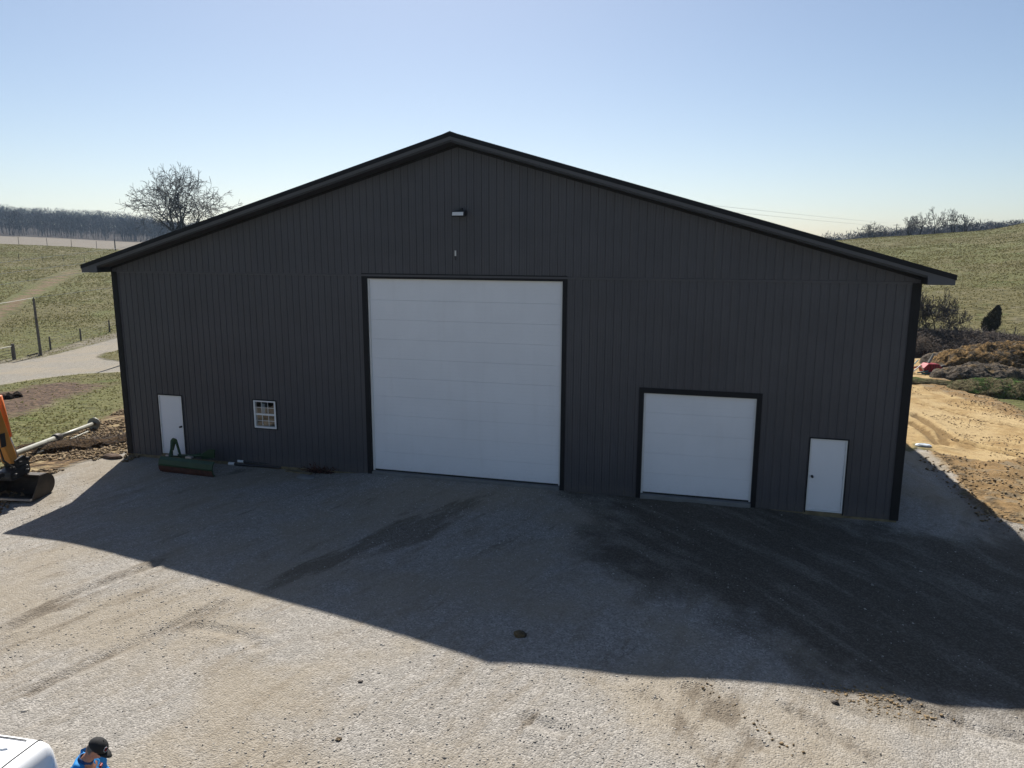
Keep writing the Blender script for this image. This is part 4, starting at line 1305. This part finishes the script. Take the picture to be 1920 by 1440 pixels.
# ------------------------------------------------------------------ green grader blade by the left entry door
c = gz(352, 888)
gb = empty('grader_blade', c, 'green three-point grader blade with rusty cutting edge resting in front of the left entry door', 'grader blade')
prof = [(-.02, .0), (.05, .0), (-.04, .12), (-.07, .26), (-.02, .40), (.06, .48), (.03, .50), (-.07, .42), (-.12, .27), (-.09, .12)]
bl = MB().prism(prof, -1.08, 1.08, 'x').build('moldboard', M_GREEN, gb, .004)
bl.rotation_euler = (0, 0, -.06)
o = MB().prism([(-.035, -.02), (-.0, -.02), (-.055, .10), (-.085, .22), (-.115, .22), (-.095, .10)], -1.075, 1.075, 'x').build('cutting_edge', M_RUST, bl); o.location = (0, -.012, 0)
MB().box(-.9, .9, .06, .13, .30, .38).build('back_beam', M_GREEN, gb, .008)
MB().tube([(-.35, .05, .42), (-.05, .75, .45)], .055, 8).build('tool_beam', M_GREEN, gb)
m = MB().prism([(-1.08, .35), (-1.02, .35), (-.80, 0.93), (-.82, 1.0), (-.92, 1.02), (-1.0, 0.93)], .50, .56, 'y').build('mast', M_GREEN, gb, .01)
m2 = MB().prism([(-.68, .35), (-.62, .35), (-.76, 0.93), (-.80, 1.0), (-.86, 0.97), (-.82, 0.90)], .50, .56, 'y').build('mast', M_GREEN, gb, .01)
MB().tube([(-.92, .53, 0.93), (-.78, .10, .42)], .03, 8).build('brace', M_GREEN, gb)
MB().box(-.86, -.70, .42, .44, .45, .62).build('label_plate', M_WHITE, gb)
MB().tube([(-1.05, .45, .42), (.55, .62, .48)], .045, 8).build('hitch_bar', M_GREEN, gb)
MB().tube([(-1.17, .44, .415), (-1.05, .45, .42)], .03, 8).build('hitch_pin', M_STEEL, gb)
MB().prism([(.15, .35), (.62, .42), (.66, .72), (.45, .72), (.1, .5)], .55, .62, 'y').build('swivel_bracket', M_GREEN, gb, .01)
MB().box(-.10, .12, .05, .2, .50, .56).build('clamp', M_STEEL, gb, .01)

# dark trim tubes with white ends along the wall
c = gz(448, 872, .04); c2 = gz(540, 879, .04)
D = (c2 - c); n_ = D.normalized(); s_ = Vector((-n_.y, n_.x, 0))
for i, (sv, h, st) in enumerate(((0, .02, -.1), (.14, .02, .15), (.28, .02, .0), (.07, .11, .22), (.22, .11, .3))):
    a = c + s_ * (sv - .1) + n_ * st; a.z = c.z + h; b = a + D * .95
    e = empty('trim_tube', a, ['dark tube with white end nearest the yard in the bundle by the wall', 'dark tube on the ground second from the yard in the bundle by the wall', 'dark ground tube nearest the wall in the bundle',
              'upper dark tube nearer the yard on top of the bundle', 'upper dark tube nearer the wall on top of the bundle'][i], 'tube', 'dark tubes lying along the wall')
    MB().tube([(0, 0, 0), b - a], .045, 6).build('tube_body', M_BLACKM, e)
    MB().tube([n_ * -.22, (0, 0, 0)], .055, 6).build('tube_end', M_WHITE, e)
tag(MB().box(-.5, .5, -.06, .06, 0, .05).build('wood_offcut', M_WOOD), 'short brown board lying at the wall foot right of the dark tubes', 'board')
o = bpy.data.objects['wood_offcut']; o.location = gz(560, 887); o.rotation_euler = (0, 0, -.1)
# heap of brown roots against the wall
rc = g(605, 884)
o = mound('root_heap', rc, .62, .28, .10, 0, M_SP4, 'small heap of tangled brown roots against the wall left of the big door', 'root heap', 140, .1, 24)
tw_ = twigs('root_tangle', rc, .62, .28, .18, 0, 420, M_RUST, o, 141, (.08, .25), (.008, .016), .4); tw_['kind'] = 'stuff'
# concrete rubble, rocks, clods
def rock(name, px, py, s, mat, label, cat_, seed, sc3=(1, 1, .5)):
    r = random.Random(seed); bm = bmesh.new(); bmesh.ops.create_icosphere(bm, subdivisions=2, radius=1)
    for v in bm.verts:
        k = 1 + .22 * (r.random() - .5) + .12 * math.sin(v.co.x * 4 + seed) * math.cos(v.co.y * 3)
        v.co = Vector((v.co.x * s * sc3[0] * k, v.co.y * s * sc3[1] * k, v.co.z * s * sc3[2] * k))
    me = bpy.data.meshes.new(name); bm.to_mesh(me); bm.free(); me.materials.append(mat)
    o = bpy.data.objects.new(name, me); COL.objects.link(o); o.location = gz(px, py, s * sc3[2] * .3); return tag(o, label, cat_)


rock('concrete_chunk', 572, 897, .34, M_CONC, 'flat pale chunk of concrete in front of the root heap', 'rubble', 3, (1, .55, .28))
rock('clay_clod', 211, 859, .30, simple('brown_clod', (.09, .055, .035), .95, 0, .3, 6), 'brown clod on the gravel just left of the barn corner', 'clod', 4, (1.2, .6, .4))
rock('stone', 975, 1192, .13, M_SP2, 'dark clod in the shade in the middle of the yard', 'clod', 5, (1, .8, .5))
rock('stone', 676, 1279, .045, M_BUCK, 'small black clod in the sunlit gravel below the big door', 'clod', 6)
rock('stone', 1566, 1318, .07, M_BUCK, 'black clod at the shadow edge beside the clay lumps', 'clod', 7, (1, .7, .6))
rock('stone', 635, 1388, .05, M_SP2, 'small clod in the sunlit gravel near the bottom edge', 'clod', 8)
rock('plastic_sack', 1730, 837, .34, M_PALE, 'crumpled white plastic sack half in shadow behind the barn right corner', 'sack', 9, (1.1, .5, .3))
for i, (px, py) in enumerate(((17, 746), (33, 743), (4, 747))):
    rock('clay_clod', px, py, .35, M_SP4, ['dark clod on the brown patch by the gravel road, middle of three', 'dark clod on the brown patch by the gravel road, right of three', 'dark clod on the brown patch by the gravel road, left of three'][i], 'clod', 20 + i, (.9, .7, .8))

# ------------------------------------------------------------------ wrecked red farm machinery beyond the sand
jc = gz(1742, 700, .0)
jk = empty('scrap_machine', jc, 'wrecked red and teal farm machinery lying by the spoil piles', 'machinery', None, .3)
jk.scale = (.8, .8, .72)
MB().prism([(-.7, .15), (.75, .1), (1.0, .5), (.55, 1.0), (-.45, 1.05), (-.85, .6)], -.5, .4, 'y').build('red_hood', M_RED, jk, .03)
m = MB()
for i in range(5): m.box(-.5 + i * .24, -.46 + i * .24, -.53, -.50, .35, .95)
m.build('grille', M_RUST, jk)
MB().tube([(-.1, .1, 1.0), (.35, .2, 2.0)], [.13, .06], 8).build('chute', M_PIPE, jk)
MB().tube([(-2.1, -.2, .5), (-.7, .1, .75)], .08, 8).build('drawbar', M_RED, jk)
MB().tube([(-2.4, .0, .9), (-1.4, .1, .95), (-.9, .4, 1.3)], .05, 8).build('pipe_frame', M_TEAL, jk)
MB().tube([(-1.9, -.4, .1), (-1.2, -.5, .9), (-.7, -.4, .3)], .06, 8).build('pipe_frame', M_WHITE, jk)
MB().tube([(-1.4, -.5, .15), (-.5, -.65, .35)], .07, 8).build('tine_bar', M_TEAL, jk)
MB().tube([(-1.1, -.7, .05), (-.3, -.75, .2)], .06, 8).build('tine_bar', M_TEAL, jk)
MB().tube([(.9, -.2, .45), (1.8, -.3, .25), (2.6, -.3, .15)], [.08, .06, .04], 8).build('hitch_arm', M_BLACKM, jk)
MB().tube([(1.2, -.3, .5), (1.28, .0, .5)], [.38, .38], 16).build('wheel', M_RUB, jk)
MB().tube([(-1.6, .3, .35), (-1.6, .45, .35)], [.33, .33], 16).build('wheel', M_RUB, jk)
MB().tube([(2.5, -.2, .0), (2.6, -.15, .55)], .06, 6).build('jack_stand', M_PALE, jk)


# ------------------------------------------------------------------ white car at the lower left
CZ = 1.85
car = empty('white_car', (13.03, -16.16, float(H(12.0, -16.3))), 'white car seen from above at the lower left corner, beside the person in blue', 'car', None, .09)
# local: rear at x = 0, front towards -x, centre line y = 0
def shell(name, rings, mat, parent, sub=2):
    """lofted closed rings (same count) along x, capped"""
    n = len(rings[0]); V = [p for r_ in rings for p in r_]; F = []
    for i in range(len(rings) - 1):
        for k in range(n): F.append((i * n + k, i * n + (k + 1) % n, (i + 1) * n + (k + 1) % n, (i + 1) * n + k))
    F.append(tuple(range(n - 1, -1, -1))); F.append(tuple((len(rings) - 1) * n + k for k in range(n)))
    o = mk(name, V, F, mat, parent, True)
    return o


def ring(x, w0, z0, w1, z1, rr, k=5):
    """rounded trapezoid section: half width w0 at z0 (bottom), w1 at z1 (top), corner radius rr"""
    pts = [(x, -w0, z0), (x, w0, z0)]
    for i in range(k + 1):
        a = math.pi / 2 * i / k
        pts.append((x, w1 - rr + rr * math.cos(a), z1 - rr + rr * math.sin(a)))
    crown = .02
    pts += [(x, (w1 - rr) * .5, z1 + crown), (x, 0, z1 + crown * 1.3), (x, -(w1 - rr) * .5, z1 + crown)]
    for i in range(k + 1):
        a = math.pi / 2 * (1 - i / k)
        pts.append((x, -(w1 - rr + rr * math.cos(a)), z1 - rr + rr * math.sin(a)))
    return pts


R_ = []
for x, dz, dw in ((.0, -.30, -.07), (-.015, -.16, -.05), (-.04, -.075, -.03), (-.09, -.03, -.015), (-.18, -.01, -.005), (-.5, -.005, 0), (-1.6, 0, 0), (-2.3, -.01, 0), (-2.75, -.05, -.02), (-3.0, -.16, -.05), (-3.2, -.32, -.10), (-3.4, -.5, -.14)):
    R_.append(ring(x, .86 + dw, 1.05, .76 + dw, CZ + dz - .02, .10))
shell('cabin', R_, M_CARW, car)
R_ = []
for x, dz, dw in ((.10, -.25, -.14), (.12, -.05, -.04), (.10, 0, 0), (-.4, .02, .02), (-2.6, .02, .02), (-3.3, .0, .01), (-4.3, -.08, -.03), (-4.65, -.18, -.12), (-4.75, -.4, -.25)):
    r_ = ring(x, .94 + dw, .38, .93 + dw, 1.05 + dz, .10); R_.append(r_)
shell('body', R_, M_CARW, car)
for y in (-.48, -.16, .16, .48):
    m = MB().prism([(-2.4, y - .028), (-.42, y - .028), (-.37, y), (-.42, y + .028), (-2.4, y + .028)], CZ - .03, CZ + .014 - abs(y) * .02, 'z').build('roof_rib', M_CARW, car, .008)
m = MB().add([(.008, -.60, 1.42), (.008, .60, 1.42), (.028, .66, 1.10), (.028, -.66, 1.10), (-.02, -.60, 1.42), (-.02, .60, 1.42), (-.02, .66, 1.10), (-.02, -.66, 1.10)],
             [(0, 3, 2, 1), (0, 1, 5, 4), (1, 2, 6, 5), (2, 3, 7, 6), (3, 0, 4, 7), (4, 5, 6, 7)]).build('rear_window', M_GLASSD, car)
for s in (-1, 1):
    for (xa, xb) in ((-2.75, -1.75), (-1.65, -.75), (-.65, -.2)):
        MB().prism([(xa, 1.12), (xb, 1.12), (xb, 1.58), (xa + (.35 if xa < -2.5 else 0), 1.58)], s * .84, s * .852, 'y').build('side_window', M_GLASSD, car)
    MB().prism([(.06, .72), (.15, .72), (.145, .98), (.10, 1.0)], s * .72, s * .88, 'y').build('tail_light', M_RED, car, .01)
    for xw in (-.85, -3.75):
        wh = MB().tube([(xw, s * .74, .36), (xw, s * .95, .36)], .36, 24).build('wheel', M_RUB, car); o = MB().tube([(xw, s * .951, .36), (xw, s * .96, .36)], .2, 12).build('rim', M_STEEL, wh)
sm_ = [(p[0], p[1] * 1.003, p[2] + .004) for p in ring(-.18, .86 - .005, 1.05, .76 - .005, CZ - .030, .10)[2:-1]]
MB().tube(sm_, .006, 5).build('hatch_seam', M_RUB, car)
for y in (-.655, .655):
    MB().tube([(-.3, y, CZ - .019), (-.5, y, CZ - .016), (-1.6, y, CZ - .014), (-2.3, y, CZ - .022)], .006, 5).build('roof_channel', M_RUB, car)
MB().box(.06, .20, -.85, .85, .42, .72).build('rear_bumper', M_CARW, car, .04)

# ------------------------------------------------------------------ person in blue with a black cap
M_SKIN = simple('skin', (.42, .20, .13), .55, 0, .08, 8)
M_SHIRT = simple('blue_shirt', (.008, .22, .56), .75, 0, .12, 5, .25, 25)
M_JEANS = simple('dark_trousers', (.03, .035, .05), .9, 0, .15, 9)
M_CAP = simple('black_cap', (.012, .012, .013), .85, 0, .2, 12, .15, 60)
M_NAVY = simple('navy_collar', (.006, .05, .16), .8, 0, .1, 8)
M_HAIR = simple('grey_hair', (.16, .14, .12), .9, 0, .2, 30)
PX, PY = 13.27, -15.36
per = empty('person', (PX, PY, float(H(PX, PY))), 'person in a bright blue shirt and black cap looking down, beside the white car', 'person', None, .36)
per.scale = (1.04, 1.04, 1.04)


def skin_mesh(name, V, E_, R_, mat, parent, lv=2):
    me = bpy.data.meshes.new(name); me.from_pydata(V, E_, []); me.materials.append(mat)
    o = bpy.data.objects.new(name, me); COL.objects.link(o)
    sk = o.modifiers.new('skin', 'SKIN'); sk.use_smooth_shade = True
    for v, r_ in zip(me.skin_vertices[0].data, R_): v.radius = (r_, r_) if not isinstance(r_, tuple) else r_
    me.skin_vertices[0].data[0].use_root = True
    ss = o.modifiers.new('sub', 'SUBSURF'); ss.levels = lv; ss.render_levels = lv
    dg = bpy.context.evaluated_depsgraph_get()
    me2 = bpy.data.meshes.new_from_object(o.evaluated_get(dg)); o.modifiers.clear(); o.data = me2; o.data.name = name
    me2.polygons.foreach_set('use_smooth', np.ones(len(me2.polygons), dtype=bool))
    o.parent = parent
    return o


def limbs(s):
    return dict(sh=(.0, s * .19, 1.43), el=(.03, s * .27, 1.15), wr=(.27, s * .13, 1.10), hip=(0, s * .10, .92), kn=(.03, s * .11, .50), an=(-.02, s * .12, .09), toe=(.17, s * .14, .05))


A_, B_ = limbs(1), limbs(-1)
V = [(0, 0, .97), (-.01, 0, 1.18), (-.02, 0, 1.36), (-.01, 0, 1.47), (.04, 0, 1.54), (.095, 0, 1.60)]
E_ = [(0, 1), (1, 2), (2, 3), (3, 4), (4, 5)]
R1 = [(.15, .12), (.14, .11), (.16, .11), (.08, .07), .062, .07]
for L_ in (A_, B_):
    b0 = len(V)
    V += [L_['sh'], L_['el'], L_['wr'], L_['hip'], L_['kn'], L_['an'], L_['toe']]
    E_ += [(2, b0), (b0, b0 + 1), (b0 + 1, b0 + 2), (0, b0 + 3), (b0 + 3, b0 + 4), (b0 + 4, b0 + 5), (b0 + 5, b0 + 6)]
    R1 += [.065, .043, .028, .09, .06, .042, .04]
    # hand: palm and five separate fingers
    w_ = Vector(L_['wr']); s = 1 if L_ is A_ else -1
    V.append(tuple(w_ + Vector((.075, -s * .02, -.005)))); E_.append((b0 + 2, len(V) - 1)); R1.append((.036, .018)); pm_ = len(V) - 1
    for k, (fy, ln) in enumerate(((-.030, .075), (-.010, .088), (.011, .082), (.030, .062))):
        c0 = Vector(V[pm_]); a_ = c0 + Vector((.035, fy, 0)); b_2 = a_ + Vector((ln * .55, fy * .15, -.012)); c_ = b_2 + Vector((ln * .35, 0, -.03))
        n0 = len(V); V += [tuple(a_), tuple(b_2), tuple(c_)]; E_ += [(pm_, n0), (n0, n0 + 1), (n0 + 1, n0 + 2)]; R1 += [.0095, .009, .0078]
    n0 = len(V); V += [tuple(w_ + Vector((.05, -s * .045, .01))), tuple(w_ + Vector((.09, -s * .065, .0)))]; E_ += [(b0 + 2, n0), (n0, n0 + 1)]; R1 += [.012, .010]
body = skin_mesh('body', V, E_, R1, M_SKIN, per, 2)
# head: shaped sphere, bowed forward, joined to the body mesh
HB = Matrix.Translation((.13, 0, 1.635)) @ Matrix.Rotation(math.radians(42), 4, 'Y')
bm = bmesh.new(); bm.from_mesh(body.data)
hb = bmesh.new(); bmesh.ops.create_icosphere(hb, subdivisions=4, radius=1)
for v in hb.verts:
    x, y, z = v.co
    X_ = x * .098; Y_ = y * .076 * (1 - .22 * max(0, -z) * (x > -.2)); Z_ = z * .118
    if x > 0 and z < 0: X_ -= .004 * (-z) * 4 * (abs(y))
    X_ += .026 * math.exp(-((y / .16) ** 2 + ((z + .12) / .20) ** 2)) * (x > 0)          # nose
    X_ -= .012 * math.exp(-(((abs(y) - .38) / .16) ** 2 + ((z - .06) / .12) ** 2)) * (x > 0)  # eye sockets
    X_ += .006 * math.exp(-((y / .3) ** 2 + ((z + .48) / .07) ** 2)) * (x > 0) + .005 * math.exp(-((y / .28) ** 2 + ((z + .60) / .07) ** 2)) * (x > 0)
    X_ += .012 * math.exp(-((y / .3) ** 2 + ((z + .88) / .2) ** 2)) * (x > 0)            # chin
    v.co = Vector((X_, Y_, Z_))
for s in (-1, 1):      # ears
    e_ = bmesh.ops.create_icosphere(hb, subdivisions=2, radius=1)
    for v in e_['verts']: v.co = Vector((v.co.x * .020 - .008, v.co.y * .009 + s * .078 + v.co.x * s * -.008, v.co.z * .034 - .006))
for v in hb.verts: v.co = HB @ v.co
tmp = bpy.data.meshes.new('t'); hb.to_mesh(tmp); hb.free(); bm.from_mesh(tmp); bm.to_mesh(body.data); bm.free()
body.data.polygons.foreach_set('use_smooth', np.ones(len(body.data.polygons), dtype=bool))
# short grey hair at the nape and sides
hh = bmesh.new(); bmesh.ops.create_icosphere(hh, subdivisions=3, radius=1)
bmesh.ops.delete(hh, geom=[v for v in hh.verts if v.co.x > -.05 or v.co.z < -.45], context='VERTS')
for v in hh.verts: v.co = HB @ Vector((v.co.x * .099, v.co.y * .079, v.co.z * .112))
me = bpy.data.meshes.new('hair'); hh.to_mesh(me); hh.free(); me.materials.append(M_HAIR); o = bpy.data.objects.new('hair', me); COL.objects.link(o); o.parent = per
# shirt: torso, collar, sleeves
V = [(0, 0, .93), (-.01, 0, 1.15), (-.02, 0, 1.33), (-.025, 0, 1.46), (-.005, 0, 1.515)]
E_ = [(0, 1), (1, 2), (2, 3), (3, 4)]; R1 = [(.175, .14), (.17, .135), (.185, .135), (.12, .095), (.075, .07)]
for s in (-1, 1):
    b0 = len(V); V += [(-.025, s * .12, 1.455), (-.015, s * .205, 1.43), (.02, s * .262, 1.28), (.03, s * .285, 1.14), (.17, s * .20, 1.115)]
    E_ += [(3, b0), (b0, b0 + 1), (b0 + 1, b0 + 2), (b0 + 2, b0 + 3), (b0 + 3, b0 + 4)]; R1 += [.085, .080, .074, .068, .058]
shirt = skin_mesh('shirt', V, E_, R1, M_SHIRT, per, 3)
for v in shirt.data.vertices:     # cloth folds
    c_ = v.co; k = .010 * math.sin(c_.z * 38 + c_.y * 25 + c_.x * 12) + .006 * math.sin(c_.y * 70 + c_.z * 30)
    nrm = v.normal; v.co = c_ + nrm * k * (1 if c_.z < 1.5 else .2)
NB = Matrix.Translation((.012, 0, 1.515)) @ Matrix.Rotation(math.radians(28), 4, 'Y')
m = MB(); ns = 24; rings_ = [(.072, -.035, .80), (.083, -.02, .85), (.080, .022, .8), (.070, .024, .8)]
for rr, zz, ey in rings_:
    m.v += [tuple(NB @ Vector((rr * math.cos(2 * math.pi * k / ns), rr * ey * math.sin(2 * math.pi * k / ns) * 1.05, zz))) for k in range(ns)]
for i in range(3): m.f += [(i * ns + k, i * ns + (k + 1) % ns, (i + 1) * ns + (k + 1) % ns, (i + 1) * ns + k) for k in range(ns)]
m.build('collar', M_NAVY, shirt, 0, True)
MB().box(.118, .135, .05, .10, 1.36, 1.39).build('chest_emblem', M_RED, shirt, .003)
V = [(0, 0, .98)]; E_ = []; R1 = [(.165, .135)]
for s in (-1, 1):
    b0 = len(V); V += [(0, s * .10, .88), (.03, s * .11, .50), (-.01, s * .12, .12)]; E_ += [(0, b0), (b0, b0 + 1), (b0 + 1, b0 + 2)]; R1 += [.105, .078, .065]
skin_mesh('trousers', V, E_, R1, M_JEANS, per, 2)
for s in (-1, 1):
    V = [(-.06, s * .12, .05), (.06, s * .13, .05), (.20, s * .145, .04)]
    skin_mesh('boot', V, [(0, 1), (1, 2)], [.055, .055, .045], M_BLACKM, per, 2)
# cap: crown, visor, button, oval emblem
cp = bmesh.new(); bmesh.ops.create_icosphere(cp, subdivisions=4, radius=1)
bmesh.ops.delete(cp, geom=[v for v in cp.verts if v.co.z < -.02], context='VERTS')
for v in cp.verts:
    x, y, z = v.co
    seam = .0015 * abs(math.sin(math.atan2(y, x) * 3))
    v.co = HB @ Vector((x * (.108 + seam) - .003, y * (.088 + seam), .030 + z ** .85 * .098 if z > 0 else .03))
me = bpy.data.meshes.new('cap'); cp.to_mesh(me); cp.free(); me.materials.append(M_CAP)
for q in me.polygons: q.use_smooth = True
capo = bpy.data.objects.new('cap', me); COL.objects.link(capo); capo.parent = per
sm = capo.modifiers.new('s', 'SOLIDIFY'); sm.thickness = .003
m = MB(); k_ = 14
for row, (rx, ry, dz) in enumerate(((.098, .082, 0), (.135, .083, .004), (.168, .078, -.002), (.182, .066, -.010))):
    for i in range(k_ + 1):
        a = math.radians(-68 + 136 * i / k_)
        x = rx * math.cos(a * (.9 if row else 1)); y = ry * math.sin(a) * 1.02
        m.v.append(tuple(HB @ Vector((x, y, .032 + dz - .35 * y * y * 6))))
for r_ in range(3):
    for i in range(k_): m.f.append((r_ * (k_ + 1) + i, r_ * (k_ + 1) + i + 1, (r_ + 1) * (k_ + 1) + i + 1, (r_ + 1) * (k_ + 1) + i))
vz = m.build('visor', M_CAP, capo, 0, True); sm = vz.modifiers.new('s', 'SOLIDIFY'); sm.thickness = .004
def capS(t, u, lift=.004):
    """point on the crown: t azimuth from the front, u height 0..1"""
    r_ = math.cos(u * math.pi / 2); z = math.sin(u * math.pi / 2)
    return HB @ Vector(((.108 + lift) * r_ * math.cos(t) - .003, (.088 + lift) * r_ * math.sin(t), .03 + z ** .85 * (.098 + lift)))
oval = [capS(-.50 + .30 * math.cos(a), .34 + .17 * math.sin(a)) for a in np.linspace(.5, 2 * math.pi - .3, 22)]
MB().tube(oval, .0022, 5).build('emblem_outline', M_PALE, capo)
oval = [capS(-.46 + .20 * math.cos(a), .36 + .11 * math.sin(a)) for a in np.linspace(.9, 2 * math.pi - .9, 18)]
MB().tube(oval, .004, 5).build('emblem_letter', M_RED, capo)
MB().tube([HB @ Vector((0, 0, .124)), HB @ Vector((0, 0, .134))], [.008, .005], 8).build('cap_button', M_CAP, capo)

# ------------------------------------------------------------------ air
M_H = bpy.data.materials.new('haze'); M_H.use_nodes = True; n = M_H.node_tree; n.nodes.clear()
out = n.nodes.new('ShaderNodeOutputMaterial'); pv_ = n.nodes.new('ShaderNodeVolumePrincipled')
pv_.inputs['Color'].default_value = (.50, .72, 1, 1); pv_.inputs['Density'].default_value = HAZE = .00011; pv_.inputs['Anisotropy'].default_value = .3
n.links.new(pv_.outputs[0], out.inputs['Volume'])
zmin = float(Zt.min()) - 1; 
hz = MB().box(xs[0] - 40, xs[-1] + 40, ys[0] - 40, ys[-1] + 40, zmin, 75).build('haze', M_H)
hz['kind'] = 'stuff'
